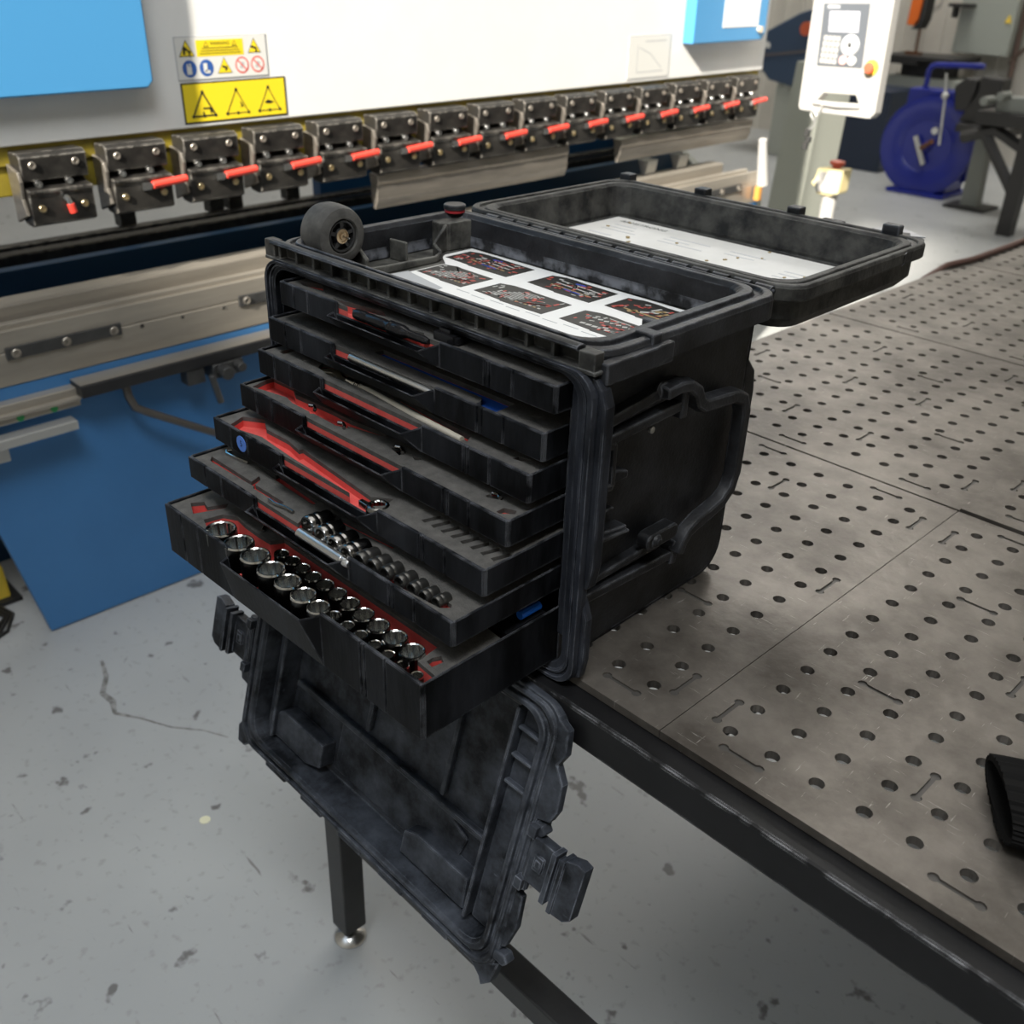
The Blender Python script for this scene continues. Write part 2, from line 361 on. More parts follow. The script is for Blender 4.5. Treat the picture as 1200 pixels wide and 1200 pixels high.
# ---------------------------------------------------------------- welding table
P = .0508
table = empty('welding_table', 'long steel welding table with perforated top plates and black tube frame', 'table', (.5, 1.4, FZ))
TO = (.5, 1.4, FZ)
def dumbbell(cx, cy, horiz):
    L, r, wv = .021, .0056, .0026
    pts = []
    a0 = math.asin(wv/r)
    for sgn in (1, -1):
        for k in range(9):
            t = -math.pi+a0+(2*math.pi-2*a0)*k/8
            x, y = L+r*math.cos(t), r*math.sin(t)
            pts.append((sgn*x, sgn*y))
    return [(cx+p[0], cy+p[1]) if horiz else (cx-p[1], cy+p[0]) for p in pts]
def plate(x0, x1, y0, y1, cols, row0, rows, slots, z=0., nseg=14, skip=()):
    holes = [circ(c*P, (row0+r)*P, .0081, nseg) for c in cols for r in range(rows)]
    nh = len(holes)
    sl_ = [dumbbell(c*P, r*P, h) for c, r, h in slots]
    vs, tr = cdt([(x0, y0), (x1, y0), (x1, y1), (x0, y1)], holes+sl_)
    mb = MB()
    slab(mb, vs, tr, lambda h: h < 0, z, z-.010, 0)
    slab(mb, vs, tr, lambda h: h >= nh, z-.0022, z-.010, 1)
    return mb.build('top_plate', [STEEL, STEELD], table, TO)
E_ = .0005
plate(-.688, -P-E_, -.0545, .6625, range(-13, -1), 0, 13,
      [(-2.5,-.5,1),(-6.5,-.5,1),(-10.5,-.5,1),(-3.5,3.5,1),(-1.55,.55,0),(-1.5,6.5,0),(-5.5,10.5,0),(-7,12.5,1),(-3,12.5,1),(-1.5,11.4,0),(-9.5,6.5,0),(-6.5,7.5,1),(-11,12.5,1)])
plate(-P+E_, .66, -.0545, .6625, range(0, 13), 0, 13,
      [(.6,-.5,1),(5,-.5,1),(9.5,-.5,1),(1.5,3.5,1),(1.5,8.5,1),(.9,12.5,1),(-.4,.5,0),(3.5,1.5,0),(3.5,6,0),(-.5,11.3,0),(5.5,4,0),(7.5,8,1),(5,12.5,1)])
plate(-.688, -P-E_, .6675, 1.389, range(-13, -1), 14.32, 13,
      [(-7,13.72,1),(-2.7,13.75,1),(-10.6,17.9,1),(-3.5,17.95,1),(-8.5,16.05,0),(-5.5,15.85,0),(-8.5,20.3,0),(-12.5,20.3,0),(-5.6,20.4,0),(-1.5,15,0),(-6.5,22.9,1),(-2.5,23,1),(-9.5,24.6,0),(-4.4,25.5,0)])
plate(-P+E_, .66, .6675, 1.389, range(0, 13), 14.32, 13, [(.6,13.75,1),(5,13.75,1),(2.5,18,1),(-.4,16,0),(3.5,20,0)], z=.0035, nseg=10)
plate(-.688, -P-E_, 1.394, 2.115, range(-13, -1), 28.64, 13, [(-10,28.1,1),(-5,28.1,1),(-8.5,31,0),(-12.4,33,0),(-6,34,1),(-4.5,37,0)], nseg=10)
plate(-.688, -P-E_, 2.12, 2.84, range(-13, -1), 42.96, 13, [(-9,42.4,1),(-8.5,46,0)], nseg=8)
for (ya, yb_, r0) in ((-.0545, .6625, 0), (.6675, 1.389, 14.32), (1.394, 2.115, 28.64), (2.12, 2.84, 42.96)):
    if r0 > 20: plate(-P+E_, .66, ya, yb_, range(0, 13), r0, 13, [(3, r0+4.5, 1)], nseg=8)
    plate(.662, 1.372, ya, yb_, range(14, 27), r0, 13, [(17, r0+4.5, 1), (21.5, r0+8, 0)], nseg=8)
    plate(1.374, 1.70, ya, yb_, range(28, 33), r0, 13, [], nseg=8)
def rbar(name, x0, x1, y0, y1, z0, z1, m, parent, org, bev=.003):
    mb = MB(); mb.box(x0, x1, y0, y1, z0, z1); return mb.build(name, m, parent, org, bevel=bev)
rbar('frame_rail', -.69, 1.7, -.083, -.038, -.062, -.0115, RAIL, table, TO, .004)
rbar('frame_rail', -.69, -.645, -.037, 2.85, -.062, -.0115, RAIL, table, TO, .004)
rbar('frame_rail', -.644, 1.7, 2.80, 2.85, -.062, -.0115, RAIL, table, TO, .004)
rbar('frame_rail', 1.655, 1.7, -.037, 2.80, -.062, -.0115, RAIL, table, TO, .004)
rbar('frame_rail', -.071, -.031, -.037, 2.80, -.062, -.0115, RAIL, table, TO, .004)
def leg(x, y):
    l = rbar('leg', x, x+.045, y, y+.045, FZ+.035, -.0625, LEGM, table, TO, .003)
    mb = MB(); cx, cy = x+.0225, y+.0225
    mb.lathe([(.0005, 0), (.030, .0), (.031, .004), (.028, .009), (.014, .016), (.010, .018), (.010, .036)], (cx, cy, FZ), (cx, cy, 1), 24)
    f = mb.build('foot', ZINC, l, TO)
leg(-.69, -.074); leg(1.65, -.074); leg(-.69, 2.8); leg(1.65, 2.8)
rbar('stretcher', -.6445, 1.649, -.080, -.036, -.605, -.560, LEGM, table, TO, .003)
rbar('stretcher', -.6445, 1.649, 2.80, 2.845, -.605, -.560, LEGM, table, TO, .003)

# ---------------------------------------------------------------- tool case
TH = .0202; PV = Vector((-.2, -.06, 0)); RZ = Matrix.Rotation(TH, 3, 'Z')
def cw(x, y, z): return RZ @ (Vector((x, y, z))-PV)+PV      # case coordinates -> world
CO = (-.435, .1, 0)
case = empty('tool_case', 'open black wheeled tool case with seven pulled-out drawers standing on the table corner', 'tool case', cw(*CO), rot=(0, 0, TH))
def cb(mb, name, m, parent=None, bevel=0, T=None, label=None, seg=2):
    """part of the case, given in case coordinates"""
    return mb.build(name, m, parent or case, CO, T, bevel, seg, label)
def cbs(mb, name, m, parent=None, bevel=0, T=None):
    for q in islands(mb): cb(q, name, m, parent, bevel, T)
# shell
mb = MB()
outer = [(-.054, .0), (.224, .0)]+[(.224+.04*math.sin(a), .04-.04*math.cos(a)) for a in [math.pi/2*k/6 for k in range(1, 7)]]+[(.266, .352), (-.054, .352)]
inner = [(-.054, .004), (.222, .004)]+[(.222+.038*math.sin(a), .042-.038*math.cos(a)) for a in [math.pi/2*k/6 for k in range(1, 7)]]+[(.261, .326), (-.054, .326)]
n = len(outer)
prof = outer[:-1]+[(.266, .326)]
mb.prism([*outer[:-2], (.266, .352), (.261, .352), *inner[:-2][::-1]], 'x', -.7075, -.199)
mb.prism(outer, 'x', -.203, -.199); mb.prism(outer, 'x', -.7125, -.7075)
cb(mb, 'body_shell', CASE)
# upper rim with its seal groove
O = rrect(-.714, -.168, -.0505, .268, .030); I = rrect(-.690, -.203, -.034, .243, .030)
prof = [(0, .350), (0, .372), (.06, .3775), (.28, .3785), (.34, .3735), (.52, .3735), (.58, .380), (.84, .380), (1, .374), (1.02, .334)]
mb = MB(); mb.loft([[(p[0], p[1], z) for p in lerp2(O, I, t)] for t, z in prof]+[[(p[0], p[1], .350) for p in lerp2(O, I, 1.02)]], close=False)
cb(mb, 'top_rim', CASE, bevel=.0012)
mb = MB(); mb.prism(rrect(-.694, -.199, -.038, .247, .030), 'z', .3318, .3336); cb(mb, 'tray_floor', TRAYIN)
mb = MB(); mb.prism(rrect(-.212, -.196, .060, .070, .002), 'z', .355, .3795)
mb.box(-.190, -.166, .02, .036, .346, .3815); mb.box(-.172, -.160, -.055, .05, .349, .371); cbs(mb, 'rim_tab', CASE, bevel=.002)
# front bezel around the drawers
O = rrect(-.7135, -.162, -.0085, .3625, .030); I = rrect(-.7015, -.187, .0045, .3505, .026)
prof = [(1, -.052), (1, -.0625), (.66, -.0635), (.60, -.0665), (.48, -.0665), (.44, -.0630), (.36, -.0630), (.32, -.0695), (.06, -.0700), (0, -.065), (0, -.0565)]
mb = MB(); mb.loft([[(p[0], y, p[1]) for p in lerp2(O, I, t)] for t, y in prof], close=True)
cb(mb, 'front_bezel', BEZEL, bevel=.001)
mb = MB()
mb.prism([(-.175, .118), (-.158, .124), (-.1535, .15), (-.1535, .330), (-.160, .346), (-.168, .356), (-.175, .356)], 'y', -.062, -.046)
mb.prism([(-.175, .0), (-.160, .006), (-.156, .03), (-.156, .085), (-.164, .108), (-.175, .112)], 'y', -.062, -.050)
mb.box(-.200, -.1885, -.058, -.050, .046, .345)
mb.box(-.7165, -.711, -.058, -.046, .25, .30)
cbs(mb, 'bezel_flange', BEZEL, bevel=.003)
# ribbed band above the drawers
mb = MB(); mb.box(-.708, -.172, -.052, -.0465, .356, .379); mb.box(-.712, -.166, -.0665, -.0515, .3595, .3635)
for k in range(15): 
    x = -.688+.0355*k; mb.box(x, x+.0045, -.0625, -.0515, .362, .378)
mb.box(-.712, -.692, -.0655, -.0515, .362, .384); mb.box(-.188, -.168, -.0655, -.0515, .362, .381)
cb(mb, 'rib_band', LIDM, bevel=.0012)
mb = MB(); mb.loft([[(x, -.060+.0070*math.cos(a), .3812+.0034*math.sin(a)) for a in [2*math.pi*k/10 for k in range(10)]] for x in (-.700, -.19)], (1, 1), 0, True)
cb(mb, 'front_rim_bead', CASE)
# inner left: wheel wells, post with seal plug
mb = MB()
def wall(path, z0, z1, t=.005, zt=None):
    n_ = len(path)
    for i in range(n_-1):
        a = Vector((*path[i], 0)); b_ = Vector((*path[i+1], 0)); d = (b_-a).normalized(); nn = Vector((-d.y, d.x, 0))*t/2; a = a-d*t*.3; b_ = b_+d*t*.3
        za = zt[i] if zt else z1; zb = zt[i+1] if zt else z1
        mb.add([*[tuple(p+Vector((0, 0, z0))) for p in (a-nn, a+nn, b_+nn, b_-nn)], (*(a-nn).xy, za), (*(a+nn).xy, za), (*(b_+nn).xy, zb), (*(b_-nn).xy, zb)],
               [(0, 3, 2, 1), (4, 5, 6, 7), (0, 1, 5, 4), (1, 2, 6, 5), (2, 3, 7, 6), (3, 0, 4, 7)])
wall([(-.690, -.030), (-.632, -.026), (-.632, .150), (-.640, .166), (-.660, .172), (-.668, .20)], .3337, .345, .005, [.349, .347, .343, .345, .352, .372])
wall([(-.648, .045), (-.690, .052)], .3337, .372, .006, [.352, .374]); wall([(-.685, .115), (-.655, .118)], .3337, .362, .004)
mb.prism([(-.692, .195), (-.675, .193), (-.664, .205), (-.660, .252), (-.692, .252)], 'z', .3337, .3735)
cb(mb, 'wheel_well', TRAYIN, bevel=.002)
plug = MB(); plug.lathe([(.0145, .0), (.0150, .003), (.0145, .0035)], (-.690, .238, .3802), (-.690, .238, 1), 28)
pl = cb(plug, 'seal_ring', BRICKRED, label='red rubber ring under the plug')
mb = MB(); mb.lathe([(.0125, 0), (.0160, .001), (.0160, .006), (.0145, .0075), (.013, .0072), (.004, .0072)], (-.690, .238, .3838), (-.690, .238, 1), 28)
cb(mb, 'purge_plug', CASE)
# wheel
wc = Vector((-.652, .012, .3855)); ax = Vector((1, 0, 0))
mb = MB(); mb.lathe([(.021, -.046), (.031, -.0455), (.0355, -.042), (.0375, -.034), (.0378, -.022), (.037, -.010), (.0345, -.002), (.030, .001), (.0225, .0012), (.021, -.004)], wc, wc+ax, 44, caps=(0, 0))
wh = cb(mb, 'wheel', RUBBER)
mb = MB(); mb.lathe([(.0212, -.045), (.0212, -.003), (.0195, -.001), (.0175, -.002), (.0165, -.010), (.011, -.010)], wc, wc+ax, 32, caps=(0, 0))
for k in range(5):
    a = 2*math.pi*k/5+.3
    mb.obox(wc+Vector((-.012, .0135*math.cos(a), .0135*math.sin(a))), (.018, .012, .0045), Matrix.Rotation(a, 3, 'X'))
mb.lathe([(.0105, -.030), (.0108, -.004), (.0095, -.002), (.0075, -.002)], wc, wc+ax, 24, caps=(1, 1)); cb(mb, 'wheel_hub', HUBM, wh)
mb = MB(); mb.lathe([(.0090, -.004), (.0090, -.0010), (.0072, -.0005), (.0066, -.0018), (.0045, -.0018), (.0040, .0005), (.0015, .0005), (.0012, -.002)], wc, wc+ax, 24); cb(mb, 'bearing', RACE, wh, label='bronze and steel wheel bearing')
mb = MB(); mb.tube([(-.71, .012, .383), (-.640, .012, .3855)], .0012, 8); cb(mb, 'axle', ZINC, wh)
# printed tray card with six photographs
mb = MB(); mb.prism([(-.618, -.030), (-.24, -.030), (-.2105, -.010), (-.2105, .239), (-.654, .239), (-.6535, .186), (-.645, .174), (-.618, .155)], 'z', .3337, .3344)
card = cb(mb, 'contents_card', PAPER, label='white printed card with six tool tray photographs')
def photo(x0, x1, y0, y1, seed, blue, pliers, density):
    x0 += .010; x1 += .010; y0 -= .009; y1 -= .009
    rg = random.Random(seed); mb = MB()
    z = .3347
    mb.prism([(x0, y0+.006), (x0+.05, y0+.002), (x0+.052, y0), (x1, y0), (x1, y1-.004), (x1-.06, y1-.002), (x1-.075, y1), (x0+.02, y1), (x0, y1-.006)], 'z', .3344, z, 0)
    def speck(cx, cy, l, w_, a, mi):
        d = Vector((math.cos(a), math.sin(a), 0))*l/2; nn = Vector((-math.sin(a), math.cos(a), 0))*w_/2; c = Vector((cx, cy, 0))
        q = [c-d-nn, c+d-nn, c+d+nn, c-d+nn]
        for p in q:
            if not (x0+.003 < p.x < x1-.003 and y0+.007 < p.y < y1-.007): return
        mb.add([(p.x, p.y, z+.0003) for p in q], [(0, 1, 2, 3)], mi)
    W_, H_ = x1-x0, y1-y0
    for k in range(int(60*density)):
        speck(rg.uniform(x0, x1), rg.uniform(y0, y1), rg.uniform(.004, .009), rg.uniform(.002, .004), rg.choice((0, .4, 1.4)), rg.choice((1, 1, 1, 2)))
    if pliers == 0:
        for k in range(9): speck(x0+.3*W_+k*.0035, y0+.012+k*.0045, .05-.002*k, .0018, .06, 2)
        for k in range(7): speck(x0+.62*W_+.004*k, y0+.25*H_+.002*k, .018, .0022, .5, 1)
        for k in range(11): speck(x0+.25*W_+k*.0075, y0+.013, .0045, .003, 0, rg.choice((2, 2, 3)))
    elif pliers == 1:
        for k in range(14): speck(rg.uniform(x0+.1*W_, x1-.1*W_), rg.uniform(y0+.2*H_, y1-.2*H_), rg.uniform(.012, .026), rg.uniform(.004, .007), rg.uniform(.6, 1.5), rg.choice((1, 1, 2, 3)))
        speck(x0+.45*W_, y0+.25*H_, .06, .003, -.05, 3)
    elif pliers == 2:
        for k in range(3): speck(x0+.55*W_, y0+(.35+.17*k)*H_, .07, .0025, -.08, (3, 2, 2)[k])
        for k in range(8):
            a = .4+k*.22; speck(x0+.42*W_+.014*math.cos(a), y0+.42*H_+.018*math.sin(a), .008, .003, a+1.57, 2)
    else:
        for k in range(10): speck(x0+.15*W_+k*.009, y0+.66*H_, .006, .004, .6, 2)
        for k in range(8): speck(x0+.25*W_+k*.009, y0+.24*H_, .007, .005, .2, 2)
        for k in range(5): speck(x0+.45*W_+k*.008, y0+.42*H_+k*.0012, .009, .004, -.2, 1)
        speck(x0+.6*W_, y0+.82*H_, .06, .0018, -.04, 2)
    if blue: speck(x0+.6*W_, y0+.3*H_, .030, .004, -.1, 4); speck(x0+.5*W_, y0+.8*H_, .016, .004, .1, 4)
    cb(mb, 'tray_photo', [PHOTO, PRED, PGR, PTAN, PBL], card)
photo(-.653, -.529, .181, .240, 1, 1, 2, 1.6); photo(-.625, -.533, .104, .166, 2, 0, 0, 1.2); photo(-.513, -.392, .102, .161, 3, 0, 0, .9)
photo(-.495, -.385, .180, .241, 4, 1, 2, 1.0); photo(-.366, -.250, .181, .240, 5, 0, 1, .8); photo(-.368, -.250, .101, .160, 6, 0, 3, .9)
mb = MB(); mb.prism([(-.625, .06), (-.530, .055), (-.535, .075), (-.622, .092)], 'z', .3344, .3347); cb(mb, 'printed_panel', GREYP, card)
mb = MB()
for k in range(9): mb.box(-.52+.03*k, -.497+.03*k, .085-.003*(k % 2), .0862-.003*(k % 2), .3344, .3347)
for k in range(5): mb.box(-.47, -.3, .06-.009*k, .0612-.009*k, .3344, .3347)
cb(mb, 'printed_lines', GREYP, card)['kind'] = 'stuff'

# side carrying handle and mouldings on the right side
mb = MB()
XS = -.199
def bar(y0, z0, y1, z1, t, xo=-.183, tip=0):
    d = Vector((0, y1-y0, z1-z0)); L = d.length; a = math.atan2(z1-z0, y1-y0)
    mb.obox(((XS-.003+xo)/2, (y0+y1)/2, (z0+z1)/2), (xo-XS+.003, L, t), Matrix.Rotation(a, 3, 'X'))
bar(-.048, .2865, .088, .3015, .013, -.185); bar(-.048, .271, .118, .2775, .012, -.181); bar(-.046, .279, .1, .288, .006, -.192)
bar(-.048, .0985, .118, .1045, .009, -.187); bar(-.048, .087, .132, .0775, .012, -.182); bar(-.048, .093, .11, .092, .005, -.192)
bar(.112, .306, .112, .262, .011, -.179); bar(.133, .098, .128, .066, .012, -.180)
bar(-.034, .268, -.004, .265, .009, -.180); bar(-.034, .221, -.003, .217, .009, -.180); bar(-.006, .268, -.004, .217, .008, -.180); bar(-.031, .268, -.030, .219, .007, -.182)
mb.prism([(-.004, .217), (.026, .217), (.026, .226), (.008, .232), (-.004, .232)], 'x', -.200, -.184)
bar(-.045, .1655, .030, .155, .006, -.182); mb.prism([(-.03, .157), (.028, .152), (.028, .156), (-.03, .163)], 'x', -.2, -.176); bar(-.045, .187, .012, .183, .0035, -.188); bar(-.045, .151, .0, .149, .0035, -.188)
mb.prism([(-.05, .336), (.0, .338), (.014, .346), (.014, .352), (-.05, .352)], 'x', -.2, -.178)
cbs(mb, 'side_moulding', CASE, bevel=.0022)
mb = MB()
path = [(.068, .3035), (.092, .3055), (.112, .302), (.126, .292), (.134, .277), (.146, .2695), (.166, .268), (.208, .264), (.226, .256), (.2345, .238), (.2345, .156), (.228, .136), (.212, .123), (.186, .1165), (.162, .112), (.146, .106), (.136, .095), (.131, .082)]
loops = []
for i, (y, z) in enumerate(path):
    a = path[max(0, i-1)]; b_ = path[min(len(path)-1, i+1)]; d = Vector((b_[0]-a[0], b_[1]-a[1])).normalized(); nn = Vector((-d.y, d.x))
    h = .0095 if 2 < i < 15 else .008
    sec = [(h, -.004), (h*.75, .0055), (-h*.75, .0055), (-h, -.004), (-h, -.011), (h, -.011)]
    loops.append([(-.177+s_[1], y+nn.x*s_[0], z+nn.y*s_[0]) for s_ in sec])
mb.loft(loops, (1, 1), 0, False)
mb.lathe([(.009, 0), (.010, .004), (.008, .008), (.003, .009)], (-.190, .074, .3045), (1, .074, .3045), 14)
mb.prism(rrect(.060, .118, .113, .133, .009), 'x', -.190, -.172); mb.lathe([(.008, 0), (.008, .004), (.004, .007)], (-.174, .076, .123), (1, .076, .123), 14)
cb(mb, 'side_handle', CASE, bevel=.002)
mb = MB(); mb.lathe([(.0042, 0), (.0042, .003), (.002, .0042)], (-.199, .079, .2525), (1, .079, .2525), 12); cb(mb, 'screw', ALU)
mb = MB(); mb.prism([(.263, .318), (.270, .300), (.281, .284), (.300, .264), (.305, .235), (.304, .140), (.298, .105), (.268, .080), (.263, .084)], 'x', -.640, -.207); cb(mb, 'rear_guard', CASE, bevel=.006)

# upper lid, folded back level with the rim
mb = MB()
O = rrect(-.722, -.161, .281, .650, .036); I = rrect(-.694, -.189, .309, .622, .032); I2 = rrect(-.686, -.197, .317, .614, .03)
B1 = rrect(-.712, -.171, .291, .640, .036); B2 = rrect(-.700, -.183, .303, .628, .034)
L_ = lambda lp, z: [(p[0], p[1], z) for p in lp]
mb.loft([L_(I2, .3262), L_(I2, .332), L_(I, .374), L_(lerp2(O, I, .85), .378), L_(lerp2(O, I, .55), .378), L_(lerp2(O, I, .50), .374), L_(lerp2(O, I, .34), .374), L_(lerp2(O, I, .29), .379), L_(lerp2(O, I, .06), .379), L_(O, .375), L_(O, .360), L_(B1, .356), L_(B1, .334), L_(B2, .3195)], (1, 1))
lid = cb(mb, 'top_lid', LIDM, bevel=.0015)
mb = MB()
mb.prism([(-.160, .560), (-.166, .58), (-.164, .622), (-.178, .655), (-.215, .689), (-.25, .694), (-.262, .65), (-.20, .645), (-.170, .60)], 'z', .3625, .3765)
mb.prism([(-.21, .642), (-.196, .650), (-.205, .668), (-.219, .66)], 'z', .3765, .3785)
for x in (-.703, -.549, -.379): mb.box(x-.011, x+.011, .642, .662, .362, .388)
mb.box(-.236, -.210, .640, .655, .364, .3905); mb.box(-.56, -.44, .648, .664, .36, .374); mb.box(-.335, -.30, .648, .660, .36, .379)
cbs(mb, 'lid_lug', CASE, lid, bevel=.002)
mb = MB(); mb.prism([(-.255, .655), (-.206, .648), (-.180, .662), (-.215, .683), (-.247, .688)], 'z', .3766, .3780); cb(mb, 'lug_sun_patch', mat('sunlit_patch_plastic', (.36, .36, .37), .5, noise=.5, nscale=60, col2=(.46, .46, .47)), lid, label='painted sunlit patch on the lid corner lug')  # pale patch painted in for sunlight on the corner lug
mb = MB()
for k in range(16): x = -.66+.03*k; mb.tube([(x, .2755, .3725), (x+.022, .2755, .3725)], .0058, 10)
mb.tube([(-.69, .2755, .3725), (-.185, .2755, .3725)], .002, 8); cb(mb, 'hinge', CASE, lid)
mb = MB(); mb.prism([(-.676, .325), (-.204, .325), (-.198, .335), (-.2, .600), (-.676, .600)], 'z', .3263, .3270); sh = cb(mb, 'inventory_sheet', PAPERD, lid, label='white printed sheet with dust specks')
mb = MB(); vs, fs = text_mesh('ARMSTRONG', .0155); vs = [(-.606+v.x, .578+v.y, .3273) for v in vs]; mb.add(vs, fs); cb(mb, 'heading', INK, sh)
mb = MB(); rg = random.Random(3)
for col in range(4):
    for r_ in range(11):
        x0 = -.645+.112*col; L2 = rg.uniform(.03, .09); y = .55-.0165*r_
        if rg.random() < .8: mb.box(x0, x0+L2, y, y+.0042, .327, .3273)
cb(mb, 'text_rows', mat('print_pale_grey', (.55, .555, .56), .6), sh)['kind'] = 'stuff'
mb = MB()
for k in range(16): 
    x, y = rg.uniform(-.65, -.25), rg.uniform(.42, .6); mb.obox((x, y, .3277), (rg.uniform(.003, .007), .003, .0014), Matrix.Rotation(rg.uniform(0, 3), 3, 'Z'))
cb(mb, 'swarf_specks', mat('tan_swarf', (.36, .27, .12), .7), sh)['kind'] = 'stuff'

# front door hanging open over the table edge
r_ = .049; du = Vector((math.cos(r_), 0, -math.sin(r_))); s0 = Vector((0, -.088, -.378)).normalized(); dn = du.cross(s0).normalized(); ds = dn.cross(du)
DO = Vector((-.426, -.095, -.002))
def DT(v): return DO+du*v[0]+ds*v[1]+dn*v[2]
O = rrect(-.281, .281, .0, .392, .034); I = rrect(-.252, .252, .026, .366, .030); I2 = rrect(-.244, .244, .034, .358, .028); B1 = rrect(-.268, .268, .012, .380, .034); B2 = rrect(-.25, .25, .03, .362, .03)
D_ = lambda lp, z: [(p[0], p[1], z) for p in lp]
mb = MB()
mb.loft([D_(I2, .046), D_(I, .004), D_(lerp2(O, I, .88), -.001), D_(lerp2(O, I, .66), -.001), D_(lerp2(O, I, .60), .005), D_(lerp2(O, I, .46), .005), D_(lerp2(O, I, .40), -.001), D_(lerp2(O, I, .22), -.001), D_(lerp2(O, I, .17), .003), D_(lerp2(O, I, .03), .002), D_(O, .005), D_(O, .016), D_(B1, .020), D_(B1, .042), D_(B2, .056)], (1, 1))
door = cb(mb, 'front_door', DOOR, T=DT, bevel=.0015)
mb = MB()
mb.box(.208, .2135, .036, .352, .008, .0465)            # right ladder strip
mb.box(.2135, .247, .036, .354, .022, .0465)
for s_ in (.060, .098, .136): mb.box(.2135, .247, s_, s_+.005, .013, .0225)
mb.box(-.222, -.2165, .036, .356, .012, .0465); mb.box(-.246, -.222, .036, .356, .026, .0465)
mb.box(-.205, .200, .252, .261, .034, .0465)
mb.prism([(-.236, .322), (-.205, .306), (-.110, .306), (-.108, .345), (-.14, .357), (-.236, .354)], 'z', .020, .0465)
mb.prism([(.075, .320), (.10, .310), (.196, .310), (.2, .356), (.075, .356)], 'z', .020, .0465)
mb.prism([(-.10, .261), (.12, .261), (.165, .28), (.15, .345), (-.10, .345)], 'z', .041, .0465)
mb.box(-.15, .15, .04, .048, .034, .0465); mb.box(-.05, -.042, .05, .245, .036, .0465); mb.box(.105, .113, .05, .245, .036, .0465)
cbs(mb, 'inner_rib', DOOR, door, T=DT, bevel=.003)
mb = MB()
mb.prism([(.270, .012), (.288, .02), (.293, .05), (.286, .066), (.300, .085), (.303, .120), (.297, .138), (.275, .146)], 'z', .002, .014)
mb.prism([(.270, .250), (.290, .254), (.294, .30), (.286, .335), (.272, .345)], 'z', .004, .014)
mb.prism([(-.270, .012), (-.288, .02), (-.293, .05), (-.286, .066), (-.297, .085), (-.297, .125), (-.275, .138)], 'z', .002, .014)
mb.prism([(-.272, .352), (-.286, .372), (-.282, .400), (-.265, .400), (-.25, .385)], 'z', .002, .018); mb.prism([(.24, .388), (.272, .372), (.286, .360), (.280, .398), (.268, .412), (.262, .402)], 'z', .002, .018)
for s_ in (.148, .344): mb.prism([(.276, s_), (.292, s_-.004), (.299, s_+.004), (.294, s_+.012), (.276, s_+.012)], 'z', -.002, .014)
for s_ in (.272,): mb.prism([(-.276, s_), (-.293, s_-.003), (-.297, s_+.006), (-.293, s_+.02), (-.276, s_+.022)], 'z', .0, .014)
for u_ in (-.21, -.12, -.03, .06, .15): mb.box(u_, u_+.05, .388, .400, .004, .016)
cbs(mb, 'door_lug', DOOR, door, T=DT, bevel=.002)
def latch(sg, s0_):
    mb = MB()
    def X(u_): return sg*u_
    def bx(u0, u1, a, b_, z0, z1):
        a += s0_; b_ += s0_; x0, x1 = sorted((X(u0), X(u1))); mb.box(x0, x1, a, b_, z0, z1)
    bx(.279, .290, -.045, -.030, -.008, .02); bx(.279, .290, .030, .045, -.008, .02)
    mb.cyl((X(.287), s0_-.047, .004), (X(.287), s0_+.047, .004), .006, n=10)
    bx(.288, .322, -.032, .030, -.004, .010); bx(.297, .310, -.014, .006, -.0075, -.004); bx(.300, .307, -.009, .001, -.0085, -.0074)
    bx(.320, .327, -.036, .034, -.012, .008); bx(.327, .334, -.030, .030, -.006, .006); bx(.334, .340, -.038, .036, -.014, .008)
    pts = [(X(.340), -.040), (X(.356), -.046), (X(.366), -.044), (X(.366), .026), (X(.357), .034), (X(.340), .036)]
    mb.prism([(p[0], p[1]+s0_) for p in pts], 'z', -.012, .004)
    cb(mb, 'latch', DOOR, door, T=DT, bevel=.0018)
latch(1, .192); latch(-1, .228)
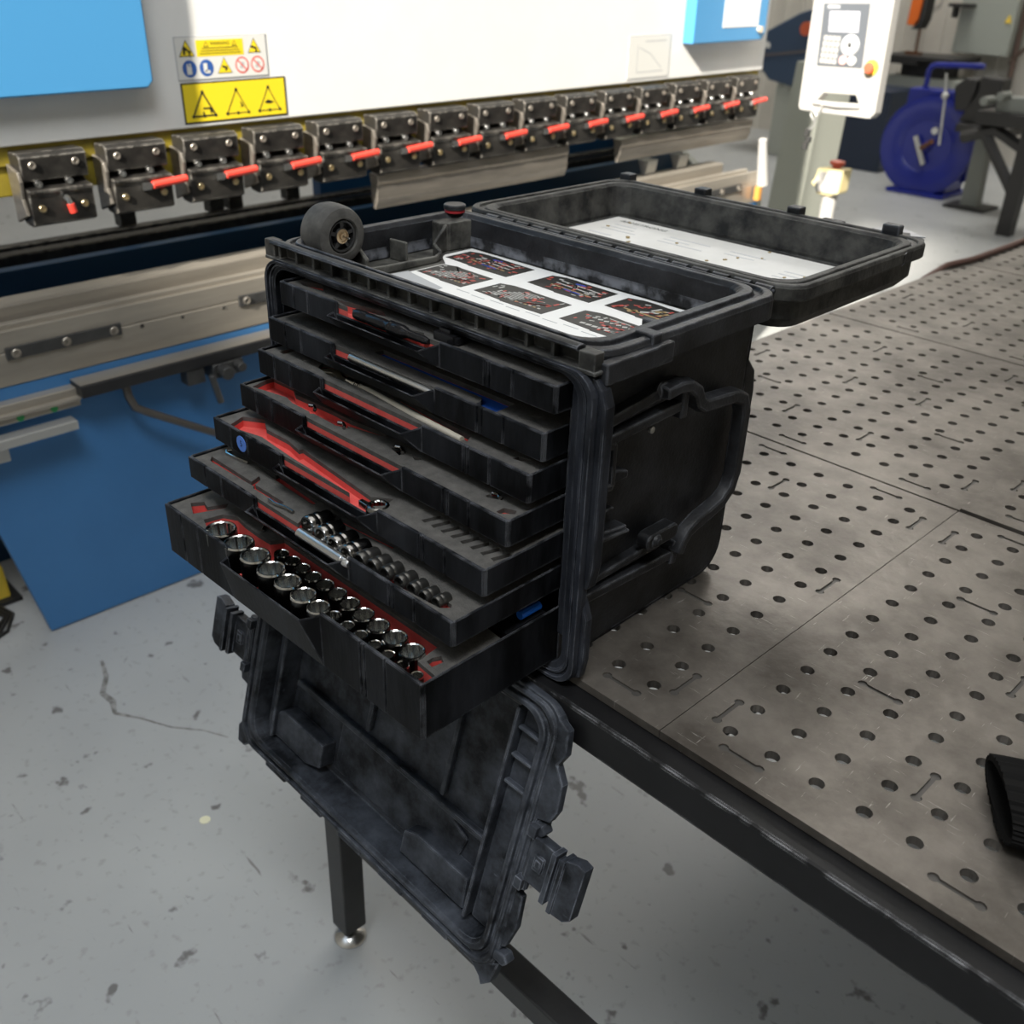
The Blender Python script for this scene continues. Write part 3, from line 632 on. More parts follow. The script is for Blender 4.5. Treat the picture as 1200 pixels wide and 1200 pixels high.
# ---------------------------------------------------------------- drawers: left x, right x, front y, top z, front height; foam cut-outs in case metres
DR=[
  (-0.6620,-0.1970,-0.0800,0.3440,0.0300),
  (-0.6814,-0.2062,-0.0874,0.2951,0.0321),
  (-0.6841,-0.2060,-0.1061,0.2562,0.0332),
  (-0.6872,-0.2050,-0.1351,0.2156,0.0313),
  (-0.7024,-0.2001,-0.1709,0.1759,0.0324),
  (-0.7001,-0.2011,-0.2120,0.1333,0.0307),
  (-0.7054,-0.1992,-0.2525,0.0796,0.0724),
]
HOLES={
 1:[
('r',[(-0.678,-0.040),(-0.644,-0.027),(-0.620,-0.041),(-0.656,-0.047)]),
('r',[(-0.592,-0.050),(-0.513,-0.037),(-0.496,-0.046),(-0.547,-0.061)]),
('r',[(-0.445,-0.055),(-0.427,-0.050),(-0.416,-0.061),(-0.429,-0.067)]),
('r',[(-0.233,-0.038),(-0.219,-0.036),(-0.217,-0.047)]),
 ],
 2:[
('b',[(-0.406,-0.054),(-0.363,-0.053),(-0.324,-0.053),(-0.287,-0.053),(-0.294,-0.070),(-0.285,-0.080),(-0.296,-0.080),(-0.315,-0.062),(-0.356,-0.059),(-0.400,-0.059)]),
('r',[(-0.360,-0.085),(-0.312,-0.080),(-0.310,-0.069),(-0.299,-0.079),(-0.308,-0.083),(-0.355,-0.090)]),
('r',[(-0.251,-0.060),(-0.241,-0.053),(-0.240,-0.063)]),
 ],
 3:[
('k',[(-0.588,-0.083),(-0.596,-0.070),(-0.583,-0.062),(-0.534,-0.071),(-0.499,-0.073),(-0.499,-0.086),(-0.561,-0.089)]),
('r',[(-0.665,-0.088),(-0.662,-0.064),(-0.654,-0.066),(-0.654,-0.089)]),
('r',[(-0.517,-0.111),(-0.370,-0.116),(-0.370,-0.121),(-0.509,-0.117)]),
('r',[(-0.469,-0.073),(-0.447,-0.068),(-0.316,-0.082),(-0.309,-0.093)]),
('r',[(-0.248,-0.087),(-0.248,-0.078),(-0.233,-0.075),(-0.239,-0.084)]),
 ],
 4:[
('r',[(-0.674,-0.121),(-0.689,-0.100),(-0.683,-0.089),(-0.639,-0.088),(-0.616,-0.100),(-0.544,-0.096),(-0.510,-0.097),(-0.449,-0.089),(-0.443,-0.096),(-0.499,-0.105),(-0.515,-0.113),(-0.597,-0.113),(-0.616,-0.108),(-0.655,-0.116)]),
('k',[(-0.582,-0.107),(-0.567,-0.103),(-0.548,-0.114),(-0.556,-0.121)]),
('k',[(-0.517,-0.118),(-0.525,-0.104),(-0.499,-0.109),(-0.488,-0.112),(-0.507,-0.119)]),
('k',[(-0.416,-0.110),(-0.412,-0.099),(-0.397,-0.105),(-0.396,-0.115)]),
('k',[(-0.384,-0.106),(-0.377,-0.102),(-0.370,-0.104),(-0.375,-0.110)]),
('r',[(-0.522,-0.139),(-0.373,-0.139),(-0.371,-0.145),(-0.515,-0.144)]),
('r',[(-0.263,-0.110),(-0.263,-0.105),(-0.247,-0.098),(-0.245,-0.104),(-0.259,-0.111)]),
('r',[(-0.232,-0.125),(-0.232,-0.114),(-0.219,-0.109),(-0.215,-0.115),(-0.227,-0.126)]),
 ],
 5:[
('r',[(-0.669,-0.166),(-0.681,-0.142),(-0.655,-0.126),(-0.628,-0.141),(-0.581,-0.140),(-0.551,-0.146),(-0.550,-0.141),(-0.399,-0.148),(-0.379,-0.140),(-0.373,-0.149),(-0.382,-0.173),(-0.393,-0.170),(-0.537,-0.156),(-0.612,-0.150),(-0.617,-0.151),(-0.657,-0.165)]),
('r',[(-0.524,-0.175),(-0.390,-0.175),(-0.380,-0.180),(-0.513,-0.183)]),
('k',[(-0.326,-0.146),(-0.319,-0.126),(-0.313,-0.127),(-0.320,-0.147)]),
('k',[(-0.310,-0.142),(-0.302,-0.122),(-0.298,-0.124),(-0.304,-0.143)]),
('k',[(-0.295,-0.141),(-0.287,-0.122),(-0.281,-0.123),(-0.288,-0.142)]),
('k',[(-0.278,-0.140),(-0.271,-0.122),(-0.266,-0.123),(-0.272,-0.142)]),
('k',[(-0.263,-0.140),(-0.259,-0.124),(-0.255,-0.124),(-0.258,-0.141)]),
('k',[(-0.248,-0.139),(-0.244,-0.124),(-0.239,-0.125),(-0.244,-0.141)]),
('k',[(-0.234,-0.139),(-0.230,-0.126),(-0.226,-0.126),(-0.229,-0.140)]),
('k',[(-0.222,-0.140),(-0.217,-0.122),(-0.213,-0.122),(-0.218,-0.139)]),
 ],
 6:[
('r',[(-0.461,-0.220),(-0.467,-0.212),(-0.474,-0.195),(-0.469,-0.172),(-0.445,-0.177),(-0.310,-0.182),(-0.273,-0.187),(-0.229,-0.188),(-0.225,-0.192),(-0.233,-0.201),(-0.295,-0.206),(-0.347,-0.210),(-0.375,-0.219),(-0.425,-0.221)]),
('r',[(-0.685,-0.188),(-0.591,-0.189),(-0.597,-0.174),(-0.588,-0.178),(-0.579,-0.194),(-0.675,-0.196)]),
('r',[(-0.582,-0.190),(-0.520,-0.190),(-0.517,-0.196),(-0.575,-0.197)]),
('r',[(-0.635,-0.159),(-0.584,-0.159),(-0.586,-0.153),(-0.494,-0.159),(-0.493,-0.168),(-0.578,-0.165)]),
('r',[(-0.447,-0.163),(-0.353,-0.155),(-0.353,-0.163),(-0.441,-0.170)]),
 ],
 7:[
('r',[(-0.684,-0.226),(-0.675,-0.212),(-0.660,-0.216),(-0.650,-0.192),(-0.642,-0.200),(-0.656,-0.238)]),
('r',[(-0.634,-0.236),(-0.630,-0.212),(-0.611,-0.202),(-0.590,-0.205),(-0.560,-0.206),(-0.535,-0.205),(-0.527,-0.190),(-0.240,-0.194),(-0.236,-0.228),(-0.206,-0.231),(-0.206,-0.256),(-0.250,-0.256),(-0.364,-0.261),(-0.600,-0.265),(-0.600,-0.252)]),
('r',[(-0.229,-0.222),(-0.230,-0.214),(-0.226,-0.205),(-0.217,-0.210),(-0.219,-0.224)]),
 ],
}
BIG = [(-0.5961,-0.2348,0.0203),(-0.5535,-0.2358,0.0193),(-0.5155,-0.2378,0.0187),(-0.4780,-0.2405,0.0180),(-0.4432,-0.2418,0.0167),(-0.4090,-0.2445,0.0160),(-0.3790,-0.2462,0.0139),
(-0.3612,-0.2395,0.0094),(-0.3365,-0.2400,0.0090),(-0.3140,-0.2402,0.0087),(-0.2900,-0.2402,0.0086),(-0.2680,-0.2406,0.0078),(-0.2445,-0.2408,0.0077),(-0.2220,-0.2410,0.0073)]
SML = [(-0.4987,-0.2128,0.0098),(-0.4772,-0.2124,0.0103),(-0.4560,-0.2136,0.0106),(-0.4330,-0.2150,0.0110),(-0.4105,-0.2150,0.0117),(-0.3870,-0.2155,0.0122),(-0.3620,-0.2173,0.0129),(-0.3355,-0.2190,0.0132),(-0.3085,-0.2205,0.0138),(-0.2800,-0.2212,0.0147),(-0.2500,-0.2230,0.0146)]
LYING=[ (-0.4527,-0.2102,-0.4537,-0.1822),(-0.4251,-0.2125,-0.4231,-0.1870),(-0.3984,-0.2148,-0.3985,-0.1879),(-0.3749,-0.2153,-0.3745,-0.1887),(-0.3553,-0.2132,-0.3523,-0.1907),(-0.3362,-0.2111,-0.3328,-0.1908),(-0.3163,-0.2099,-0.3138,-0.1909),(-0.2938,-0.2093,-0.2912,-0.1906),(-0.2749,-0.2082,-0.2710,-0.1924),(-0.2573,-0.2081,-0.2534,-0.1925),(-0.2410,-0.2053,-0.2351,-0.1915) ]
DIP = (-.548, -.368)
def drawer(k):
    xl, xr, yf, zt, h = DR[k-1]
    xl = max(xl, -.6995); xr = min(xr, -.2005); zb = zt-h
    if k == 7: zb = .0085
    yb = .215 if k > 1 else -.0425; t = .003
    dl, dr_ = DIP
    zd = zt-.013                                          # top of the dipped middle
    mb = MB()
    mb.box(xl, xr, yf+t, yb, zb, zb+.0025)                # bottom
    mb.box(xl, xl+t, yf+t, yb, zb, zt); mb.box(xr-t, xr, yf+t, yb, zb, zt); mb.box(xl, xr, yb, yb+t, zb, zt)
    mb.box(xl+.001, dl, yf+.001, yf+t+.001, zb, zt-.0005); mb.box(dr_, xr-.001, yf+.001, yf+t+.001, zb, zt-.0005); mb.box(dl-.002, dr_+.002, yf+.001, yf+t+.001, zb, zd-.0015 if k < 7 else zb+.022)
    g = .0022
    def panel(x0, x1):                                    # proud front panel
        mb.box(x0+g/2, x1-g/2, yf-.0015, yf+.0012, zb+.001, zt)
    L1 = xl+(dl-xl)*.27; L2 = xl+(dl-xl)*.52
    panel(xl, L1); panel(L1, L2); panel(L2, dl)
    R1 = dr_+(xr-dr_)*.42; R2 = dr_+(xr-dr_)*.66; R1b = R1+.007
    panel(dr_, R1); panel(R1, R1b); panel(R1b, R2); panel(R2, xr)
    # scoop pull: proud at its top edge, flush at the bottom
    yl = yf-.0150; yb0 = yf-.0015; th_ = .0028; x0, x1, x2 = dl+.002, dr_-.020, dr_+.004
    F6 = [(0, 3, 2, 1), (4, 5, 6, 7), (0, 1, 5, 4), (1, 2, 6, 5), (2, 3, 7, 6), (3, 0, 4, 7)]
    zq = zb+.001
    mb.add([(x0, yb0, zq), (x2, yb0, zq), (x2, yb0+th_, zq), (x0, yb0+th_, zq), (x0, yl, zd), (x1, yl, zd), (x1, yl+th_, zd), (x0, yl+th_, zd)], F6)
    mb.add([(x0-.002, yb0, zq), (x0+.001, yb0, zq), (x0+.001, yb0+.004, zq), (x0-.002, yb0+.004, zq), (x0-.002, yl, zd), (x0+.001, yl, zd), (x0-.006, yf+.001, zd), (x0-.009, yf+.001, zd)], F6)
    mb.add([(x2-.003, yb0, zq), (x2, yb0, zq), (x2, yb0+.004, zq), (x2-.003, yb0+.004, zq), (x1-.002, yl, zd), (x1+.001, yl, zd), (x2+.001, yf, zt-.001), (x2-.002, yf, zt-.001)], F6)
    d = cb(mb, 'drawer', DRAWER, bevel=.0009, seg=1)
    # foam insert
    fx0, fx1, fy0, fy1 = xl+t+.0005, xr-t-.0005, yf+t+.002, min(.15, yf+.20) if k > 1 else -.0430
    zf = zt-.0035; deep = zt-.0175 if k < 7 else .045
    holes = []; kinds = []
    for c, pts in HOLES[k]:
        if k == 1: pts = [(x+.02, y-.017) for x, y in pts]
        if k == 5 and c == 'k': continue
        if k == 5 and c == 'r': my_ = sum(q[1] for q in pts)/len(pts); pts = [(x, y-.006 if y < -.147 else y+.002) for x, y in pts]
        if k == 4 and c == 'r' and len(pts) > 8: pts = [(x, y-.005 if y < -.104 else y) for x, y in pts]
        if k == 2 and c == 'b': pts = [(-.50, -.064), (-.50, -.050), (-.283, -.050), (-.281, -.079), (-.303, -.0815), (-.318, -.064)]
        if min(p[1] for p in pts) < fy0 and max(p[1] for p in pts) < fy0+.004: continue
        pts = [(min(max(x, fx0+.002), fx1-.002), max(y, fy0-.001)) for x, y in pts]
        holes.append(pts); kinds.append(c)
    if k == 5:
        for q in range(8):
            x = -.3225+.0150*q; holes.append([(x, -.1465), (x+.0062, -.1480), (x+.0125, -.1265), (x+.0063, -.1250)]); kinds.append('k')
    ol = [(fx0, fy0), (fx1, fy0), (fx1, fy1), (fx0, fy1)]
    if k == 7: ol = [(fx0, fy0), (fx1, fy0), (fx1, -.140), (-.245, -.135), (-.30, -.06), (fx0, -.06)]
    vs, tr = cdt(ol, holes)
    mb = MB(); slab(mb, vs, tr, lambda h_: h_ < 0, zf, zf-.0055)
    cb(mb, 'foam_top', FOAM, d)
    idx = {'r': 0, 'b': 1, 'k': 2}
    mb = MB(); slab(mb, vs, tr, lambda h_: h_ < 0, zf-.0056, deep)
    # floors of the cut-outs
    mb.prism(ol, 'z', zb+.003, deep-.0001, 0)
    for i, (hp, c) in enumerate(zip(holes, kinds)):
        T = [t_ for t_, h_ in tr if h_ == i]
        mb.add([(v[0], v[1], deep+.0004 if c != 'b' else zf-.0058) for v in vs], T, idx[c])
        if c != 'r':                                        # dark or blue pockets show their own side walls
            es = {}
            for t_ in T:
                for q in range(3): es[(t_[q], t_[(q+1) % 3])] = 1
            cx = sum(p[0] for p in hp)/len(hp); cy = sum(p[1] for p in hp)/len(hp)
            sh_ = lambda v: (v[0]+(cx-v[0])*.02, v[1]+(cy-v[1])*.02)
            for (a_, b_) in es:
                if (b_, a_) in es: continue
                A, B_ = sh_(vs[a_]), sh_(vs[b_]); mb.add([(*A, deep), (*B_, deep), (*B_, zf-.0056), (*A, zf-.0056)], [(0, 1, 2, 3)], idx[c])
    cb(mb, 'foam_base', [RED, BLUEF, DARKF], d, label='red lower foam layer seen in the cut-outs')
    if k == 5:
        mb = MB(); mb.lathe([(.0001, 0), (.0105, 0), (.0105, .0006), (.0001, .0006)], (-.634, yf-.0015, .1605), (-.634, yf-1, .1605), 24, caps=(0, 0))
        cb(mb, 'number_sticker', STICK, d, label='round blue sticker numbered 5')
        mb = MB(); vs, fs = text_mesh('5', .012); mb.add([(-.634+v.x, yf-.0024, .1605+v.y) for v in vs], fs); cb(mb, 'printed_number', mat('ink_blue', (.012, .02, .08), .6), d)
    return d
for k in range(1, 8): drawer(k)

# ---------------------------------------------------------------- tools lying in the drawers (each can be lifted out)
def star(c, r, n=24, k=.90): return [(c[0]+r*(1 if i % 2 else k)*math.cos(2*math.pi*i/n), c[1]+r*(1 if i % 2 else k)*math.sin(2*math.pi*i/n)) for i in range(n)]
def ring(c, r, n=24): return [(c[0]+r*math.cos(2*math.pi*i/n), c[1]+r*math.sin(2*math.pi*i/n)) for i in range(n)]
def socket_mesh(mb, r, h):
    c = (0, 0); A = lambda lp, z: [(p[0], p[1], z) for p in lp]
    lo = r*.965
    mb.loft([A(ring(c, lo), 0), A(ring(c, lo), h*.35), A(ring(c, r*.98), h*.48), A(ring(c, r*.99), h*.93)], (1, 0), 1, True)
    mb.loft([A(ring(c, r*.99), h*.93), A(ring(c, r*.94), h)], (0, 0), 0, True)
    mb.loft([A(ring(c, r*.94), h), A(ring(c, r*.88), h), A(star(c, r*.84), h-.0008*max(1, r/.012)), A(star(c, r*.82), h*.35)], (0, 1), 0, False)
ordn = ['first', 'second', 'third', 'fourth', 'fifth', 'sixth', 'seventh', 'eighth', 'ninth', 'tenth', 'eleventh', 'twelfth', 'thirteenth', 'fourteenth']
def cobj(mb, name, m, loc, label, cat, group=None, rot=TH):
    o = mb.build(name, m); o.location = cw(*loc); o.rotation_euler = (0, 0, rot); tag(o, label, cat, group); return o
for i, (x, y, r) in enumerate(BIG):
    r = r*.97
    mb = MB(); z0 = .0457; h = (.0795 if i < 7 else .0738)-z0
    socket_mesh(mb, r, h)
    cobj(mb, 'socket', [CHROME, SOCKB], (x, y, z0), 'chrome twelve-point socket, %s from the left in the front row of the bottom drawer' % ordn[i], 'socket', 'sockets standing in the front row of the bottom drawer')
for i, (x, y, r) in enumerate(SML):
    mb = MB(); z0 = .0457; socket_mesh(mb, r*.97, .0790-z0)
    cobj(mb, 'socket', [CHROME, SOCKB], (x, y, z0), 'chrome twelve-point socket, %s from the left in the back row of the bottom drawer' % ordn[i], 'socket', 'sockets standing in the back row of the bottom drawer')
zt6 = DR[5][3]
for i, (xa, ya, xb, yb_) in enumerate(LYING):
    r = [.0132, .0130, .0127, .0120, .0104, .0101, .0097, .0092, .0086, .0080, .0074][i]
    L = math.hypot(xb-xa, yb_-ya); zc = zt6-.0030
    mb = MB(); ya += .006; L += .003; p0 = Vector((0, 0, 0)); p1 = Vector((0, L, 0))
    r = min(r, .0100) if False else r; mb.lathe([(r*.70, .006), (r*.74, .0), (r*.95, .0), (r, .0015), (r, L*.30), (r*.97, L*.33), (r*.97, L*.36), (r, L*.39), (r, L*.55), (r*.86, L*.70), (r*.84, L-.0015), (r*.76, L)], p0, p1, 28)
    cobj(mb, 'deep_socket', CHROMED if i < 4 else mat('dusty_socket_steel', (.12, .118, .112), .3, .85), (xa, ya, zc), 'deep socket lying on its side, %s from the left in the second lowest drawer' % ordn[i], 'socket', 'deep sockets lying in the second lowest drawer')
def lying_rod(name, label, cat, a, b, z, prof, m, n=20):
    A = Vector((a[0], a[1], z)); B = Vector((b[0], b[1], z)); mb = MB(); L = (B-A).length; d = (B-A).normalized()
    mb.lathe([(r, h*L) for r, h in prof], (0, 0, 0), d, n); return cobj(mb, name, m, A, label, cat)
zt = DR[5][3]; yf = DR[5][2]
lying_rod('extension_bar', 'bright chrome extension bar in front of the lying sockets', 'tool', (-.458, yf-.001), (-.364, yf-.001), zt-.0145+.0062, [(.004, 0), (.0058, .015), (.0058, .86), (.005, .87), (.005, .97), (.004, 1)], BRIGHT)
zt = DR[1][3]; yf = DR[1][2]
lying_rod('chrome_bar', 'long chrome bar in the front pull of the second drawer from the top', 'tool', (-.520, yf+.0035), (-.372, yf+.0035), zt-.0145+.0048, [(.003, 0), (.0047, .01), (.0047, .93), (.0038, .95), (.003, 1)], BRIGHT)
zt = DR[0][3]; yf = DR[0][2]
lying_rod('ratchet_driver', 'black knurled driver handle in the top drawer', 'tool', (-.516, yf+.0035), (-.388, yf+.0035), zt-.0145+.0078, [(.004, 0), (.0055, .01), (.0064, .05), (.0064, .16), (.0055, .18), (.0064, .21), (.0064, .42), (.0058, .46), (.0074, .49), (.0076, .52), (.0070, .53), (.0076, .56), (.0076, .66), (.0062, .70), (.0046, .74), (.0046, .94), (.003, 1)], BLKTOOL)
mb = MB(); mb.box(0, .030, 0, .016, 0, .009); mb.box(.006, .022, .003, .013, .009, .0135); mb.box(.030, .036, .002, .014, .001, .008)
cobj(mb, 'magazine_holder', BLKTOOL, (-.385, yf+.0075, zt-.0030), 'small black holder block beside the driver in the top drawer', 'tool')
# long pale ratchet in the third drawer
zt = DR[2][3]; zz = zt-.0175+.0006
t = empty('long_ratchet', 'long pale-handled ratchet with open head in the third drawer', 'tool', cw(-.50, -.083, zz), rot=(0, 0, TH))
Tl = lambda v: Vector(v)
mb = MB(); z0 = .0132
mb.tube([(-.003, .0, z0), (.010, .0005, z0), (.10, -.007, z0), (.185, -.0125, z0+.001)], [.0030, .0034, .0040, .0036], 12); mb.build('handle', PALE, t, label='pale dusty handle')
mb = MB(); mb.tube([(-.030, .002, z0-.001), (-.014, .0015, z0-.001)], .0050, 14)
for k in range(4): mb.tube([(-.0135+.003*k, .001, z0), (-.0120+.003*k, .001, z0)], .0055-.0005*(k % 2), 14)
mb.build('neck', CHROME, t)
mb = MB(); mb.prism([(-.086, .003), (-.080, .014), (-.066, .017), (-.050, .009), (-.030, .005), (-.030, -.002), (-.05, -.004), (-.055, .003), (-.068, .006), (-.078, -.001)], 'z', z0-.0115, z0-.002); mb.build('head', mat('dusty_brass_steel', (.34, .30, .22), .4, .8), t, bevel=.0015)
# ratcheting box wrench end in the fifth drawer
zt = DR[4][3]
t = empty('ring_spanner', 'chrome ring spanner head at the end of the red cut-out in the third lowest drawer', 'tool', cw(-.379, -.160, zt-.0175+.0006), rot=(0, 0, TH))
mb = MB(); A = lambda lp, z: [(p[0], p[1], z) for p in lp]
mb.loft([A(star((0, 0), .0085), 0), A(star((0, 0), .0085), .013), A(ring((0, 0), .0098), .0142), A(ring((0, 0), .0126), .0135), A(ring((0, 0), .0138), .010), A(ring((0, 0), .0138), 0)], close=True); mb.build('ring', CHROMED, t)
mb = MB(); mb.prism([(-.0125, -.004), (-.0125, .004), (-.032, .003), (-.032, -.003)], 'z', .0, .008); mb.build('shank', CHROMED, t, bevel=.001)
def nib(name, label, x, y, k, pts, m=CHROME, hh=.004):
    mb = MB(); mb.tube(pts, .0022, 10); return cobj(mb, name, m, (x, y, DR[k-1][3]-.0033+.0022), label, 'tool')
nib('hook_pick', 'curved chrome pick tool at the left end of the second lowest drawer', -.6796, -.170, 6, [(0, .008, 0), (-.002, .002, 0), (.004, -.001, 0), (.030, .001, 0), (.046, .004, 0)])
nib('bent_driver', 'small bent chrome driver by the foam in the second lowest drawer', -.5215, -.202, 6, [(-.012, .001, 0), (.0, 0, 0), (.018, .004, 0), (.032, .004, 0)], CHROMED)
for (x, y, lb) in ((-.565, -.108, 'short chrome bit at the left of the fourth drawer'), (-.500, -.113, 'dark chrome clip in the middle of the fourth drawer'), (-.404, -.105, 'small chrome bit right of the middle in the fourth drawer')):
    nib('bit', lb, x, y, 4, [(-.008, -.002, 0), (-.002, .001, 0), (.006, -.003, 0), (.009, -.006, 0)], CHROMED)
nib('bit', 'tiny chrome bit near the red cut-out at the right of the fourth drawer', -.253, -.105, 4, [(-.006, .001, 0), (0, .003, 0), (.006, 0, 0)], CHROMED)
nib('socket_adapter', 'short chrome adapter in the foam at the left of the bottom drawer', -.562, -.196, 7, [(-.004, .004, 0), (.004, -.004, 0)])
mb = MB(); mb.tube([(0, 0, 0), (0, .030, .0)], .005, 10); cobj(mb, 'blue_grip', mat('blue_grip_plastic', (.01, .12, .55), .4), (-.2125, -.105, .085), 'blue rubber grip at the right side of the bottom drawer', 'tool')
mb = MB(); mb.box(-.014, .014, -.03, .03, 0, .0765-.0110); cobj(mb, 'steel_block', BLKTOOL, (-.2205, -.10, .0112), 'dark tool body at the right side of the bottom drawer', 'tool')
# ---------------------------------------------------------------- press brake
BT = .015; BP = Vector((0, .5, 0)); RB = Matrix.Rotation(BT, 3, 'X')
BO = Vector((-2.2, 1.55, -.91+(-.015*1.05)))
brake = empty('press_brake', 'large white and blue press brake with a row of tool clamps behind the tool case', 'machine', RB @ (BO-BP)+BP, rot=(BT, 0, 0))
def bb(mb, name, m, parent=None, bevel=0, label=None): return mb.build(name, m, parent or brake, BO, None, bevel, 2, label)
def fz(y): return FZ-.015*(y-.5)+.003
def BX(name, x0, x1, y0, y1, z0, z1, m, bevel=0, parent=None, label=None):
    mb = MB(); mb.box(x0, x1, y0, y1, z0, z1); return bb(mb, name, m, parent, bevel, label)
BX('upper_beam', -2.16, -2.05, .02, 3.11, .306, 1.75, WHITE, .004)
mb = MB(); mb.box(-2.15, -2.062, .0, 3.10, .262, .3055); mb.box(-2.13, -2.07, .0, 3.10, .196, .2615); bb(mb, 'beam_edge_strip', OLIVE, bevel=.003)
mb = MB(); mb.prism([(-.55, .412), (.425, .412), (.440, .427), (.440, 1.75), (-.55, 1.75)], 'x', -2.0490, -2.0); bb(mb, 'side_cover', BLUEL, bevel=.004)
mb = MB(); mb.prism([(2.545, .425), (2.995, .425), (3.015, .445), (3.015, 1.6), (2.545, 1.6)], 'x', -2.0490, -2.0); cv = bb(mb, 'side_cover', BLUEL, bevel=.004)
mb = MB(); mb.box(-1.9995, -1.9985, 2.72, 2.955, .475, .80); bb(mb, 'data_sheet', PAPER, cv, label='white paper sheet on the blue cover')
mb = MB(); mb.cyl((-1.9995, 2.965, .463), (-1.985, 2.965, .463), .012, n=12); bb(mb, 'latch_knob', mat('cream_knob', (.62, .52, .38), .5), cv)
# warning stickers
XF = -2.0492
def BY(mb, y0, y1, z0, z1, d=.0008, mi=0): mb.box(XF-.001, XF+d, y0, y1, z0, z1, mi)
def tri(mb, cy, cz, s, d, mi): mb.prism([(cy-s*.5, cz-s*.40), (cy+s*.5, cz-s*.40), (cy, cz+s*.50)], 'x', XF, XF+d, mi)
def disc(mb, cy, cz, r, d, mi, sx=1): mb.prism([(cy+r*sx*math.cos(2*math.pi*i/24), cz+r*math.sin(2*math.pi*i/24)) for i in range(24)], 'x', XF, XF+d, mi)
def line(mb, a, b_, w_, d, mi):
    A, B_ = Vector(a), Vector(b_); t_ = (B_-A).normalized(); n_ = Vector((-t_.y, t_.x))*w_/2
    mb.prism([tuple(A-n_), tuple(B_-n_), tuple(B_+n_), tuple(A+n_)], 'x', XF, XF+d, mi)
SM = [STW, YEL, INK, STB, STR, GREYP]
mb = MB(); y0, y1, z0, z1 = .530, .780, .418, .512
BY(mb, y0-.002, y1+.002, z0-.002, z1+.002, .0006, 5); BY(mb, y0, y1, z0, z1, .0010, 0)
BY(mb, .585, .715, .468, .505, .0013, 1)
vs, fs = text_mesh('WARNING', .011); mb.add([(XF+.0016, .650+v.x, .496+v.y) for v in vs], fs, 2)
for k in range(3): BY(mb, .600-.004*k, .700+.004*k, .4855-.006*k, .4872-.006*k, .0016, 2)
for yy in (.612, .690): tri(mb, yy, .495, .014, .0015, 2); tri(mb, yy, .4948, .009, .0018, 1)
for yy, sc in ((.558, .042), (.746, .038)): tri(mb, yy, .486, sc, .0013, 2); tri(mb, yy, .4856, sc*.86, .0016, 1)
line(mb, (.551, .474), (.553, .492), .006, .002, 2); line(mb, (.553, .490), (.566, .478), .005, .002, 2); line(mb, (.564, .472), (.568, .482), .004, .002, 2)
line(mb, (.736, .486), (.752, .481), .005, .002, 2); line(mb, (.750, .472), (.752, .480), .004, .002, 2)
for yy in (.561, .607): disc(mb, yy, .442, .0195, .0013, 3, .98)
line(mb, (.560, .429), (.560, .447), .013, .0018, 0); line(mb, (.556, .446), (.556, .453), .004, .0018, 0); line(mb, (.563, .446), (.563, .454), .004, .0018, 0)
line(mb, (.604, .434), (.604, .453), .010, .0018, 0); line(mb, (.602, .434), (.616, .433), .007, .0018, 0)
tri(mb, .657, .444, .041, .0013, 2); tri(mb, .657, .4437, .0365, .0016, 1); line(mb, (.650, .444), (.664, .440), .005, .002, 2); line(mb, (.664, .440), (.658, .434), .004, .002, 2)
for yy in (.707, .752):
    disc(mb, yy, .444, .0195, .0013, 4); disc(mb, yy, .444, .0155, .0016, 0); line(mb, (yy-.005, .437), (yy+.004, .450), .008, .0018, 5); line(mb, (yy-.011, .455), (yy+.011, .433), .0035, .002, 4)
bb(mb, 'safety_sticker', SM, label='white sticker with small yellow, blue and red safety pictograms')
mb = MB(); y0, y1, z0, z1 = .531, .829, .316, .411
BY(mb, y0, y1, z0, z1, .0008, 2); BY(mb, y0+.004, y1-.004, z0+.004, z1-.004, .0012, 1)
for q, yy in enumerate((.586, .681, .775)):
    s_ = .062; cz = .357
    for a, b_ in (((yy-s_/2, cz-s_*.4), (yy+s_/2, cz-s_*.4)), ((yy+s_/2, cz-s_*.4), (yy, cz+s_*.5)), ((yy, cz+s_*.5), (yy-s_/2, cz-s_*.4))): line(mb, a, b_, .0042 if q == 0 else .0022, .0016, 2)
    for a in ((yy-s_/2, cz-s_*.4), (yy+s_/2, cz-s_*.4), (yy, cz+s_*.5), (yy, cz-s_*.4)): disc(mb, a[0], a[1], .0040, .0018, 2)
line(mb, (.584, .350), (.610, .349), .004, .0018, 2); line(mb, (.604, .349), (.606, .338), .005, .0018, 2); line(mb, (.584, .334), (.584, .342), .004, .0018, 2)
line(mb, (.690, .358), (.697, .346), .003, .0018, 2); line(mb, (.697, .352), (.690, .346), .002, .0018, 2)
mb.prism([(.762, .352), (.772, .358), (.790, .352), (.778, .348), (.764, .350)], 'x', XF, XF+.0018, 2)
bb(mb, 'crush_hazard_sticker', SM, label='yellow sticker with three black warning triangles')
mb = MB(); BY(mb, 2.24, 2.478, .318, .460, .0008, 5); BY(mb, 2.243, 2.475, .321, .457, .0011, 0)
for a, b_ in (((2.29, .34), (2.29, .43)), ((2.29, .34), (2.44, .34)), ((2.30, .42), (2.36, .40)), ((2.36, .40), (2.43, .35)), ((2.33, .44), (2.45, .44))): line(mb, a, b_, .003, .0014, 5)
bb(mb, 'load_chart', SM, label='pale load chart sticker')
